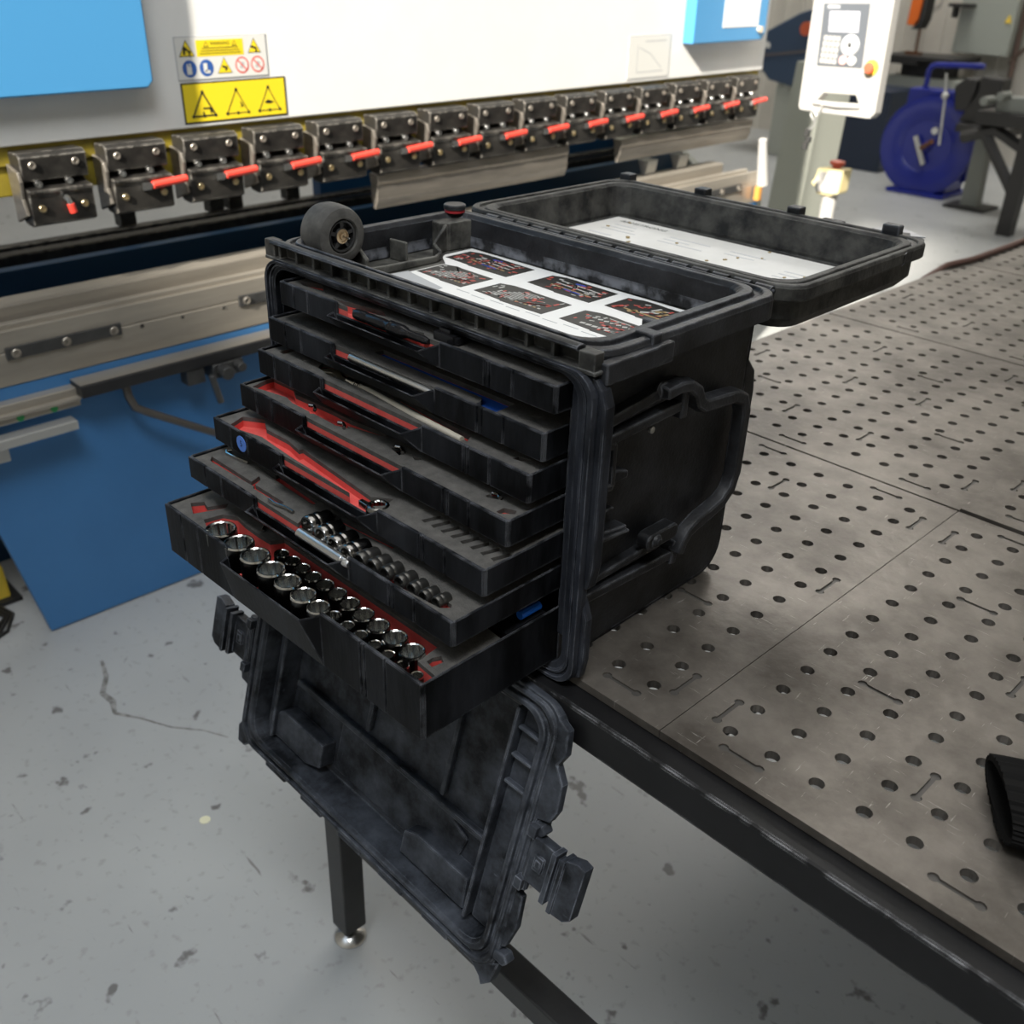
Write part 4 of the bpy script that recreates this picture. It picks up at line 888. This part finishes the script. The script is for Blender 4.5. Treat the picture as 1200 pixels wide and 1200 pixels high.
# tool clamps: one built, the rest copied
def clamp():
    mb = MB()
    mb.prism([(-2.062, .2955), (-2.012, .2965), (-1.999, .288), (-2.003, .236), (-2.03, .232), (-2.062, .232)], 'y', 0, .152)
    mb.prism([(-2.06, .2318), (-2.03, .2318), (-2.012, .222), (-1.984, .219), (-1.983, .212), (-1.989, .206), (-1.991, .142), (-2.008, .136), (-2.04, .138), (-2.06, .15)], 'y', .002, .150)
    return mb
KO = (-2.02, 0, .14)
def bolt_mesh(x, y, z, r, hd): 
    mb = MB(); mb.lathe([(r, 0), (r, hd*.8), (r*.88, hd), (r*.55, hd), (r*.5, hd*.55)], (x, y, z), (x+1, y, z), 12); return mb
cl0 = None
for k in range(15):
    y = .097+.198*k
    if k == 0:
        o = clamp().build('tool_clamp', CLAMPM, brake, KO, None, .003); o.location = Vector((KO[0], y, KO[2]))-BO; cl0 = o
        for bm_, m_ in ((bolt_mesh(-2.0015, .026, .271, .0085, .006), TOOLST), (bolt_mesh(-2.0015, .124, .271, .0085, .006), TOOLST), (bolt_mesh(-2.006, .032, .2295, .009, .011), ZINC), (bolt_mesh(-2.006, .102, .2295, .009, .011), ZINC),
                        (bolt_mesh(-1.9905, .026, .178, .0085, .007), BRASS), (bolt_mesh(-1.9905, .124, .178, .0085, .007), BRASS)):
            bm_.build('bolt', m_, o, KO)
        wg = MB(); wg.prism([(-2.06, .270), (-2.004, .258), (-1.997, .238), (-2.006, .20), (-1.994, .165), (-2.06, .140)], 'y', -.009, -.0005); wg.build('sunlit_clamp_wing', TOOLST, o, KO, None, .002)  # wing in brighter steel paints in the sun on the clamp's left face
        lv = MB(); lv.lathe([(.006, 0), (.007, .006), (.007, .012)], (-1.9895, .080, .198), (-1.9775, .080, .198), 12); lv.tube([(-1.979, .082, .200), (-1.979, .090, .170)], .0065, 10); lv.tube([(-1.979, .087, .183), (-1.979, .091, .163)], .0085, 10, 1)
        l0 = lv.build('clamp_lever', [ZINC, REDL], o, KO, label='lever turned down with a red tip')
        lv = MB(); lv.box(-1.992, -1.974, .066, .088, .190, .207); lv.tube([(-1.979, .085, .1985), (-1.979, .100, .1995)], .006, 10); lv.tube([(-1.979, .094, .199), (-1.979, .183, .2045)], .0092, 12, 1)
        l1 = lv.build('clamp_lever', [ZINC, REDL], None, KO); lmesh = l1.data; bpy.data.objects.remove(l1)
    else:
        c = cl0.copy(); C.objects.link(c); c.parent = brake; c.location = Vector((KO[0], y, KO[2]))-BO
        for ch in list(cl0.children):
            d_ = ch.copy(); C.objects.link(d_); d_.parent = c
            if ch.name.startswith('clamp_lever'): d_.data = lmesh; d_['label'] = 'red lever handle'
# punches held in the clamps
def punch(y0, y1, zt, zb, x=-2.03):
    mb = MB(); mb.prism([(x-.020, zt), (x+.020, zt), (x+.022, zt-.022), (x+.016, zt-.030), (x+.016, zb+.028), (x+.004, zb), (x-.002, zb), (x-.014, zb+.028), (x-.014, zt-.03)], 'y', y0, y1)
    return bb(mb, 'punch', TOOLST, bevel=.001)
punch(1.090, 1.910, .134, .034); punch(2.19, 3.025, .126, .046)
# bed
BX('die_block', -2.10, -2.03, -.6, 2.885, -.088, -.033, BEDST, .006)
BX('die_rail', -2.115, -2.005, -.6, 2.965, -.125, -.0885, BEDST, .004)
BX('die_ledge', -2.0045, -1.985, -.6, 3.0, -.125, -.062, BEDST, .004)
mb = MB(); mb.box(-2.03, -1.972, -.6, 3.09, -.206, -.1255); bb(mb, 'bed_plate', BEDST, bevel=.004)
mb = MB(); mb.box(-1.9845, -1.974, -.6, 3.06, -.125, -.075); bb(mb, 'clamp_strip', BEDST, bevel=.003)
for y0 in (-.035, .575, 1.175, 1.775, 2.22, 2.66):
    mb = MB(); mb.box(-1.9735, -1.966, y0, y0+.28, -.143, -.113); st = bb(mb, 'wear_strip', DARKST, bevel=.002)
    for q in (.022, .14, .258): bb(bolt_mesh(-1.966, y0+q, -.128, .011, .006), 'bolt', TOOLST, st)
for y in (.30, .41, .53): 
    mb = MB(); mb.cyl((-1.9725, y, -.135), (-1.9705, y, -.135), .006, n=10); bb(mb, 'bolt', CLAMPM)
mb = MB(); mb.prism([(-.215, -.2065), (3.09, -.2065), (3.09, fz(3.09)), (-.086, fz(-.086))], 'x', -1.995, -1.975); bb(mb, 'front_apron', BLUE, bevel=.003)
mb = MB(); mb.box(-1.972, -1.905, .095, 1.7, -.256, -.225); bb(mb, 'support_rail', RAILBLK, bevel=.003)
mb = MB()
for q in range(4): mb.box(-1.970+.0155*q, -1.958+.0155*q, .096, 1.699, -.2248, -.2232)
bb(mb, 'support_rail_top', BEDST)
mb = MB(); mb.box(-1.9745, -1.940, -.75, .100, -.284, -.236); mb.box(-1.9745, -1.928, -.75, .100, -.266, -.256); sr = bb(mb, 'sheet_guide', BEDST, bevel=.003)
for y in (.035, -.045):
    mb = MB(); mb.cyl((-1.9399, y, -.274), (-1.938, y, -.274), .009, n=12); bb(mb, 'green_dot', GREEN, sr)
mb = MB(); mb.box(-1.945, -1.905, -.8, .072, -.328, -.304); bb(mb, 'guide_bar', ALU, bevel=.003)
mb = MB(); mb.box(-1.975, -1.93, -.17, -.09, -.37, -.329); bb(mb, 'guide_bracket', ALU, bevel=.003)
mb = MB(); mb.tube([(-1.935, .215, -.2565), (-1.93, .216, -.29), (-1.925, .226, -.322), (-1.915, .25, -.338), (-1.90, .42, -.445), (-1.90, .60, -.56), (-1.93, .63, -.575), (-1.974, .63, -.575)], .0105, 12); bb(mb, 'guard_pipe', mat('dark_pipe', (.12, .11, .10), .4, .6))
mb = MB(); mb.box(-1.95, -1.91, .37, .42, -.30, -.257); mb.box(-1.96, -1.90, .44, .53, -.295, -.257); mb.cyl((-1.90, .465, -.275), (-1.865, .465, -.275), .018, n=14); mb.cyl((-1.90, .51, -.27), (-1.87, .51, -.27), .013, n=14); mb.tube([(-1.885, .425, -.275), (-1.88, .44, -.355)], .009, 10); bb(mb, 'rail_clamp', DARKST, bevel=.002)
# frames, rear parts seen through the throat
mb = MB(); mb.prism([(-2.02, .25), (-2.12, .10), (-2.12, -.02), (-2.03, -.11), (-1.99, -.2), (-1.99, fz(-.3)), (-3.1, fz(-.3)), (-3.1, 1.7), (-2.02, 1.7)], 'y', -.36, -.30); bb(mb, 'side_frame', BLUE, bevel=.006)
mb = MB(); mb.prism([(-2.17, .25), (-2.45, .12), (-2.45, -.05), (-2.2, -.20), (-2.0, -.21), (-2.0, fz(3.14)), (-3.1, fz(3.14)), (-3.1, 1.7), (-2.17, 1.7)], 'y', 3.12, 3.17); bb(mb, 'side_frame', GREYG, bevel=.006)
mb = MB(); mb.box(-2.46, -2.42, -.29, 3.11, -.90, -.066); bb(mb, 'rear_bed_plate', NAVYD)
mb = MB(); mb.box(-2.66, -2.58, -.29, 3.11, -.135, -.07); mb.box(-2.62, -2.58, -.29, 3.11, -.058, -.045); bb(mb, 'back_gauge_beam', CLAMPM, bevel=.003)
for y in (.56, .86, .93, 1.15):
    mb = MB(); mb.box(-2.64, -2.60, y, y+.05, -.044, .20); bb(mb, 'gauge_finger', CLAMPM)
mb = MB(); mb.box(-2.85, -2.80, 1.42, 3.11, -.44, .26); bb(mb, 'rear_guard', mat('deep_blue_paint', (.008, .075, .20), .45))
mb = MB(); mb.box(-2.80, -2.70, 2.0, 2.5, -.02, .12); mb.cyl((-2.75, 2.12, .12), (-2.75, 2.12, .16), .02); mb.cyl((-2.75, 2.3, .12), (-2.75, 2.3, .16), .02); bb(mb, 'gauge_motor', CLAMPM)
mb = MB(); mb.prism([(-2.11, .02), (-2.06, .02), (-2.072, -.0325), (-2.09, -.0325)], 'y', 2.42, 2.48); mb.prism([(-2.11, .02), (-2.06, .02), (-2.072, -.0325), (-2.09, -.0325)], 'y', 2.62, 2.68)
for q in islands(mb): bb(q, 'rear_stop', ALU)
# white guard light at the right end
mb = MB(); mb.tube([(-1.953, 3.03, .055), (-1.953, 3.075, -.13)], [.017, .026], 14); gp = bb(mb, 'end_post', PENW)
mb = MB(); mb.box(-1.962, -1.938, 3.035, 3.055, -.19, -.135); bb(mb, 'end_post_clip', mat('amber_plastic', (.55, .25, .05), .5), gp)

# ---------------------------------------------------------------- things beside and beyond the press brake
mb = MB(); mb.prism([(-2.66, FZ+.002), (-2.44, FZ+.002), (-2.42, -.40), (-2.40, .30), (-2.58, .30), (-2.62, -.40)], 'y', 4.25, 4.55); o = mb.build('support_column', GREYG, None, (-2.5, 4.4, FZ), bevel=.004)
tag(o, 'grey-green steel column beside the white control pendant', 'column')
# pendant control
pd = empty('control_pendant', 'white control pendant with dark keypad panel and small screen, hanging beside the press brake', 'control panel', (-1.75, 3.2, .2))
PO = (-1.75, 3.2, .2)
vs, tr = cdt([(-1.915, .215), (-1.905, .202), (-1.592, .202), (-1.574, .222), (-1.586, .70), (-1.60, 1.0), (-1.925, 1.0), (-1.922, .62)], [[(-1.840, .240), (-1.648, .248), (-1.668, .281), (-1.810, .276)]])
mb = MB(); m2 = MB(); slab(m2, vs, tr, lambda h: h < 0, 0, .055)
mb.v = [(v[0], 3.2+v[2], v[1]) for v in m2.v]; mb.f, mb.m, mb.s = m2.f, m2.m, m2.s
pb = mb.build('housing', PENW, pd, PO, bevel=.004)
mb = MB(); mb.tube([(-1.848, 3.197, .238), (-1.74, 3.193, .236), (-1.640, 3.197, .242)], .010, 10); mb.build('handle', PENW, pd, PO)
mb = MB(); mb.tube([(-1.76, 3.23, .98), (-1.76, 3.23, 1.9), (-2.05, 3.13, 1.9)], .03, 12); mb.build('arm', PENW, pd, PO)
mb = MB(); mb.prism([(-1.860, .374), (-1.662, .380), (-1.676, .605), (-1.872, .597)], 'y', 3.1972, 3.1995); pp = mb.build('keypad_panel', PEND, pd, PO)
mb = MB(); mb.prism([(-1.831, .499), (-1.705, .503), (-1.712, .575), (-1.839, .570)], 'y', 3.1955, 3.1972); mb.build('screen', SCREEN, pp, PO)
mb = MB(); mb.prism([(-1.853, .580), (-1.80, .582), (-1.80, .593), (-1.853, .592)], 'y', 3.1962, 3.1972); mb.build('name_strip', GREYP, pp, PO)
for r_i in range(5):
    for c_i in range(4):
        mb = MB(); x = -1.846+.0187*c_i-.0005*r_i; z = .468-.0207*r_i; mb.box(x, x+.015, 3.1952, 3.1972, z, z+.0165); mb.build('key', PENW, pp, PO)
mb = MB(); mb.lathe([(.039, 0), (.037, .005), (.028, .009), (.012, .009), (.009, .004)], (-1.729, 3.1972, .456), (-1.729, 2, .456), 28); dl = mb.build('jog_dial', mat('dial_grey', (.52, .53, .54), .4), pp, PO)
mb = MB(); mb.lathe([(.008, 0), (.006, .003)], (-1.729, 3.192, .456), (-1.729, 2, .456), 12); mb.build('dial_centre', INK, pp, PO)
for x, m_ in ((-1.747, STR), (-1.709, STW)):
    mb = MB(); mb.lathe([(.017, 0), (.016, .006), (.004, .007)], (x, 3.1972, .402), (x, 2, .402), 20); mb.build('push_button', [m_, STW][0] if m_ is STW else mat('pale_red_button', (.72, .45, .42), .4), pp, PO)
mb = MB(); mb.lathe([(.029, 0), (.029, .006), (.02, .007)], (-1.622, 3.1995, .385), (-1.622, 2, .385), 24); es = mb.build('stop_collar', YELPL, pd, PO)
mb = MB(); mb.lathe([(.012, .005), (.012, .016), (.020, .018), (.021, .026), (.017, .031), (.004, .032)], (-1.622, 3.1995, .385), (-1.622, 2, .385), 24); mb.build('stop_button', mat('stop_red', (.72, .12, .06), .4), es, PO, label='red stop button')
mb = MB(); mb.tube([(-1.80, 3.19, .236), (-1.805, 3.185, .20), (-1.822, 3.18, .17), (-1.842, 3.185, .19), (-1.838, 3.19, .215), (-1.815, 3.185, .19), (-1.822, 3.19, .15), (-1.845, 3.19, .13)], .0045, 8); pc = mb.build('hanging_cord', ALU, pd, PO)
mb = MB(); mb.tube([(-1.845, 3.19, .135), (-1.848, 3.19, .11)], .013, 10); mb.tube([(-1.835, 3.19, .105), (-1.838, 3.19, .085)], .014, 10); mb.tube([(-1.845, 3.19, .083), (-1.847, 3.19, .055)], .012, 10); mb.build('cord_connector', DARKST, pd, PO)
# foot switch stand
fs_ = empty('stop_box_stand', 'white and yellow emergency stop box on a white post beyond the case lid', 'switch', (-1.93, 3.62, FZ)); FO = (-1.93, 3.62, FZ)
mb = MB(); mb.tube([(-1.934, 3.63, FZ), (-1.934, 3.63, FZ+.012)], .11, 24); mb.tube([(-1.934, 3.63, FZ+.01), (-1.928, 3.63, -.19)], .034, 16); mb.build('post', PENW, fs_, FO)
mb = MB(); mb.prism([(-2.012, -.15), (-1.995, -.125), (-1.985, -.078), (-1.86, -.070), (-1.866, -.176), (-1.90, -.192), (-1.975, -.192), (-1.985, -.165)], 'y', 3.58, 3.67); mb.build('switch_box', mat('cream_yellow_plastic', (.80, .68, .36), .4), fs_, FO, bevel=.008)
mb = MB(); mb.prism([(-1.975, -.18), (-1.985, -.15), (-1.97, -.09), (-1.872, -.085), (-1.878, -.178)], 'y', 3.574, 3.58); mb.build('front_plate', PENW, fs_, FO, bevel=.002)
mb = MB(); mb.lathe([(.02, 0), (.02, .012), (.033, .014), (.034, .028), (.01, .034)], (-1.915, 3.62, -.072), (-1.915, 3.62, 1), 20); mb.build('stop_button', mat('stop_red', (.72, .12, .06), .4), fs_, FO)

# navy machine far behind
nm = empty('blue_shear', 'dark navy machine with sloping top far behind the pendant', 'machine', (-4.9, 8.9, FZ)); NO = (-4.9, 8.9, FZ)
mb = MB(); mb.prism([(-5.60, .11), (-5.45, .20), (-5.12, .37), (-4.90, .45), (-4.78, .45), (-4.78, -.25), (-4.93, -.28), (-5.34, -.22), (-5.56, -.03)], 'y', 8.4, 9.05); mb.build('upper_housing', NAVY, nm, NO, bevel=.02)
mb = MB(); mb.prism([(-5.05, -.21), (-4.08, -.21), (-4.06, FZ), (-5.0, FZ)], 'y', 8.45, 9.05); mb.build('lower_housing', mat('dark_navy_side', (.012, .022, .045), .45), nm, NO, bevel=.01)
mb = MB(); mb.prism([(-5.3, -.23), (-5.12, -.25), (-5.12, FZ), (-5.3, FZ)], 'y', 8.5, 8.7); mb.build('leg', GREYG, nm, NO, bevel=.01)
mb = MB(); mb.prism([(-5.50, -.03), (-4.90, .06), (-4.90, .085), (-5.50, -.005)], 'y', 8.385, 8.4); mb.build('trim_line', mat('brown_trim', (.09, .08, .085), .5), nm, NO)
mb = MB(); mb.box(-5.45, -5.37, 8.385, 8.4, .06, .10); mb.box(-5.445, -5.375, 8.38, 8.386, .09, .115); mb.build('maker_label', STW, nm, NO)
mb = MB(); mb.cyl((-5.0, 8.4, .25), (-5.0, 8.37, .25), .06, n=20); mb.build('round_knob', mat('dull_orange', (.50, .10, .04), .5), nm, NO)
# grey cabinet and drill table by the wall
gc = empty('drill_press', 'grey machine cabinet with a black table and an orange drill by the wall', 'machine', (-4.15, 9.4, FZ)); GO = (-4.15, 9.4, FZ)
mb = MB(); mb.box(-4.52, -3.75, 9.2, 9.75, FZ, -.13); mb.build('cabinet', GREYG, gc, GO, bevel=.01)
mb = MB(); mb.box(-4.58, -3.86, 9.1, 9.7, .012, .055); mb.build('table', CASTI, gc, GO, bevel=.006)
mb = MB(); mb.box(-4.42, -4.0, 9.25, 9.6, -.129, .011); mb.build('pedestal', CASTI, gc, GO, bevel=.01)
mb = MB(); mb.tube([(-4.33, 9.3, .056), (-4.335, 9.3, .31)], .014, 10); mb.box(-4.42, -4.28, 9.26, 9.34, .0555, .08); mb.build('spindle', BROWN, gc, GO)
mb = MB(); mb.prism([(-4.43, .31), (-4.36, .30), (-4.33, .36), (-4.30, .75), (-4.42, .75)], 'y', 9.2, 9.35); mb.build('drill_body', ORANGE, gc, GO, bevel=.008)
mb = MB(); mb.prism([(-4.385, .27), (-4.30, .28), (-4.27, .36), (-4.27, .75), (-4.299, .75), (-4.32, .33)], 'y', 9.2, 9.36); mb.build('drill_grip', CASTI, gc, GO, bevel=.008)
mb = MB(); mb.box(-4.60, -4.2, 9.1, 9.16, -.02, .010); mb.build('table_lip', CASTI, gc, GO)
wcb = empty('wall_cabinet', 'pale grey-green wall cabinet with a small yellow label', 'cabinet', (-3.85, 9.8, .08)); WO = (-3.85, 9.8, .08)
mb = MB(); mb.box(-4.13, -3.60, 9.62, 9.97, .08, .90); mb.build('body', mat('pale_grey_green', (.33, .35, .31), .5), wcb, WO, bevel=.008)
mb = MB(); mb.prism([(-3.69, .36), (-3.63, .36), (-3.655, .43)], 'y', 9.612, 9.619); mb.build('warning_label', YELPL, wcb, WO)
o = MB(); o.box(-4.2, -3.98, 9.5, 9.61, .47, .50); o.box(-4.16, -4.13, 9.52, 9.61, .38, .47); o = o.build('shelf_bracket', CASTI, None, (-4.1, 9.6, .47)); tag(o, 'small dark bracket on the far wall beside the grey cabinet', 'bracket')
o = MB(); o.tube([(-3.59, 9.75, 1.2), (-3.585, 9.75, .5), (-3.57, 9.75, .02), (-3.55, 9.72, -.2)], .028, 10); o.tube([(-3.60, 9.74, .02), (-3.45, 9.72, .20), (-3.37, 9.7, .26), (-3.2, 9.7, .27)], .018, 8); o.tube([(-3.58, 9.75, .06), (-3.72, 9.75, .22)], .012, 8); o = o.build('wall_pipe', mat('brown_pipe', (.10, .065, .05), .5), None, (-3.57, 9.75, .3)); tag(o, 'brown pipe and elbow running down the far wall', 'pipe')
o = MB()
for k in range(3): o.tube([(-4.75+.03*k, 9.9, .45), (-4.6, 9.88, .36+.02*k), (-4.45, 9.88, .44+.02*k), (-4.42, 9.88, .6)], .006, 6)
o = o.build('wall_cables', mat('grey_cable', (.25, .24, .22), .5), None, (-4.6, 9.9, .4)); tag(o, 'loose grey cables on the far wall above the drill table', 'cable')
# blue reel
rl = empty('hose_reel', 'large blue disc reel with a tubular handle standing on the floor', 'reel', (-3.35, 8.0, FZ)); RO = (-3.35, 8.0, FZ)
rc = Vector((-3.36, 7.80, -.525)); ry = Vector((0, 1, 0)); rt = Vector((.05, -1, 0)).normalized()
mb = MB(); mb.lathe([(.05, 0), (.20, .0), (.215, .012), (.365, .03), (.385, .026), (.385, .016), (.365, .014), (.2, -.012), (.05, -.012)], rc, rc+rt, 48); mb.build('front_disc', REELB, rl, RO)
mb = MB(); mb.lathe([(.15, 0), (.15, -.30)], rc-rt*.012, rc-rt*.013+rt, 32); mb.build('drum', REELB, rl, RO)
mb = MB(); mb.lathe([(.02, -.31), (.365, -.31), (.385, -.32), (.365, -.335), (.02, -.335)], rc, rc+rt, 48); mb.build('rear_disc', REELB, rl, RO)
mb = MB(); mb.lathe([(.045, -.34), (.045, .02), (.03, .04)], rc, rc+rt, 16); mb.build('hub', REELB, rl, RO)
mb = MB(); mb.obox(rc+Vector((-.03, -.05, -.03)), (.035, .03, .24), Matrix.Rotation(-.5, 3, 'Y')); mb.build('crank_plate', ALU, rl, RO)
mb = MB(); mb.tube([rc+Vector((-.02, -.05, -.01)), rc+Vector((.09, -.12, .06))], .02, 10); mb.build('crank_grip', BROWN, rl, RO)
mb = MB(); mb.cyl(rc+Vector((.05, -.014, .13)), rc+Vector((.05, -.03, .13)), .028, n=16); mb.build('end_cap', STW, rl, RO)
mb = MB(); mb.box(-3.64, -3.16, 7.86, 8.10, -.27, -.10); mb.build('tray', REELB, rl, RO, bevel=.01)
mb = MB(); mb.tube([(-3.545, 7.95, -.10), (-3.545, 7.95, .03), (-3.53, 7.95, .065), (-3.49, 7.95, .08), (-3.10, 7.95, .10)], .022, 10); mb.build('handle', REELB, rl, RO)
mb = MB(); mb.box(-3.60, -3.10, 7.72, 8.22, FZ, FZ+.03); mb.box(-3.58, -3.52, 7.84, 8.16, FZ+.03, -.27); mb.box(-3.20, -3.14, 7.84, 8.16, FZ+.03, -.27); mb.build('base', REELB, rl, RO, bevel=.004)
# vise on a stand
vs_ = empty('bench_vise', 'dark bench vise on a steel pedestal with a square floor plate', 'vise', (-2.83, 7.65, FZ)); VO = (-2.83, 7.65, FZ)
mb = MB(); mb.box(-2.99, -2.66, 7.5, 7.8, FZ, FZ+.02); mb.build('floor_plate', CASTI, vs_, VO)
mb = MB(); mb.prism([(-2.89, FZ+.02), (-2.76, FZ+.02), (-2.79, -.34), (-2.89, -.34)], 'y', 7.58, 7.7); mb.build('column', MACHG, vs_, VO, bevel=.004)
mb = MB(); mb.box(-3.02, -2.62, 7.46, 7.84, -.339, -.28); mb.build('plate', CASTI, vs_, VO, bevel=.006)
mb = MB(); mb.prism([(-3.05, -.279), (-2.72, -.279), (-2.72, -.20), (-2.78, -.14), (-2.78, .05), (-2.95, .06), (-2.95, -.06), (-3.0, -.16)], 'y', 7.55, 7.75); mb.build('fixed_jaw', CASTI, vs_, VO, bevel=.015)
mb = MB(); mb.prism([(-3.10, -.20), (-3.005, -.20), (-2.97, -.05), (-2.97, .03), (-3.06, .04), (-3.14, -.03)], 'y', 7.55, 7.75); mb.build('moving_jaw', CASTI, vs_, VO, bevel=.015)
mb = MB(); mb.tube([(-3.2, 7.5, .06), (-3.165, 7.5, -.12), (-3.13, 7.5, -.46)], .011, 8); mb.sphere((-3.17, 7.5, -.10), .03); mb.build('screw_handle', ALU, vs_, VO)
# dark welding stand at the right edge
ws = empty('steel_stand', 'dark steel stand with angled braces at the right edge beyond the table', 'stand', (-2.2, 7.0, FZ)); SO = (-2.2, 7.0, FZ)
mb = MB(); mb.box(-2.62, -1.6, 6.8, 7.3, -.19, -.10); mb.build('top', CASTI, ws, SO, bevel=.006)
mb = MB(); mb.box(-2.30, -2.20, 6.85, 6.95, FZ, -.19); mb.build('leg', CASTI, ws, SO)
mb = MB(); mb.box(-1.75, -1.65, 6.85, 6.95, FZ, -.19); mb.build('leg', CASTI, ws, SO)
mb = MB(); mb.tube([(-2.60, 6.9, -.21), (-2.27, 6.9, -.62)], .04, 6); mb.build('brace', CASTI, ws, SO)
mb = MB(); mb.tube([(-2.72, 6.9, -.30), (-2.5, 6.9, -.22), (-2.2, 6.9, -.36)], .045, 6); mb.build('brace', CASTI, ws, SO)
mb = MB(); mb.box(-2.52, -2.30, 6.85, 7.0, -.0995, .0); mb.cyl((-2.55, 6.85, -.03), (-2.55, 6.7, -.03), .03, n=12); mb.cyl((-2.45, 6.85, .01), (-2.45, 6.7, .01), .028, n=12); mb.build('gauge', MACHG, ws, SO, bevel=.005)

# ---------------------------------------------------------------- loose things near the table
def knit():
    mb = MB(); n = 96; loops = []
    ax = Vector((.93, .36, 0)).normalized(); sd = Vector((-ax.y, ax.x, 0)); c0 = Vector((.238, .086, 0))
    for k, t_ in enumerate([0, .004, .012, .03, .06, .10, .15, .21]):
        w_ = .052+.02*t_/.2; hh = .021+.002*math.sin(t_*40)
        lp = []
        for i in range(n):
            a = 2*math.pi*i/n; rib = 1+.035*math.sin(a*34)
            if k == 0: rib = 1
            x = w_*math.copysign(abs(math.cos(a))**.8, math.cos(a)); z = hh*math.sin(a)
            nx, nz = math.cos(a)*.0018, math.sin(a)*.0018
            rr = math.sin(a*36)
            lp.append(c0+ax*(t_-.012*math.cos(a)*(1 if t_ < .02 else .5))+sd*(x+nx*rr)+Vector((0, 0, hh+.003+z+nz*rr)))
        loops.append(lp)
    inner = []
    for k, t_ in enumerate([.001, .02, .06]):
        inner.append([c0+ax*(t_-.012*math.cos(2*math.pi*i/n))+sd*(.047*math.cos(2*math.pi*i/n))+Vector((0, 0, .024+(.016-.003*k)*math.sin(2*math.pi*i/n))) for i in range(n)])
    mb.loft(inner[::-1]+loops, (1, 1), 0, True); return mb
kb = knit(); kb.v = [(v[0], v[1], max(v[2], .0008)) for v in kb.v]
o = kb.build('knit_cuff', KNIT, None, (.33, .10, 0)); tag(o, 'black ribbed knit cuff lying on the table at the right edge', 'clothing')
mb = MB(); mb.tube([(-.72, 1.86, -.075), (-.708, 1.93, -.02), (-.690, 2.02, .0088), (-.672, 2.15, .0085), (-.668, 2.4, .0085), (-.672, 2.7, .0085), (-.66, 2.83, .0085)], .0082, 10)
o = mb.build('air_hose', HOSE, None, (-.67, 2.3, 0)); tag(o, 'red-brown hose lying along the left edge of the table', 'hose')
mb = MB(); mb.lathe([(.010, 0), (.0115, .0006), (.0105, .0015), (.001, .0018)], (-1.107, -.107, FZ+.0002), (-1.107, -.107, 1), 20)
o = mb.build('disc', mat('pale_yellow_plastic', (.72, .70, .50), .5), None, (-1.107, -.107, FZ)); tag(o, 'small pale yellow round disc on the grey floor', 'disc')
mb = MB()
for k in range(3):
    a = .02*k; mb.tube([(-2.6, -.25-a, FZ+.006), (-2.3, -.16-a, FZ+.006), (-2.12, -.12-.5*a, FZ+.006), (-2.05, -.16-a, FZ+.006), (-2.0+.02*k, -.28, FZ+.006+.005*(k == 1)), (-1.98, -.5-a, FZ+.006)], .005, 8)
o = mb.build('floor_cables', CABLE, None, (-2.1, -.2, FZ)); tag(o, 'black cables bundled on the floor at the foot of the blue panel', 'cable')
fp = empty('foot_pedal', 'yellow and black foot pedal behind the blue panel at the left edge', 'pedal', (-2.33, -.12, FZ)); PO2 = (-2.33, -.12, FZ)
mb = MB(); mb.prism([(-2.45, FZ), (-2.20, FZ), (-2.22, FZ+.10), (-2.40, FZ+.13)], 'y', -.22, -.09); mb.build('guard', YELPL, fp, PO2, bevel=.01)
mb = MB(); mb.box(-2.47, -2.18, -.24, -.07, FZ, FZ+.012); mb.build('base', CABLE, fp, PO2)
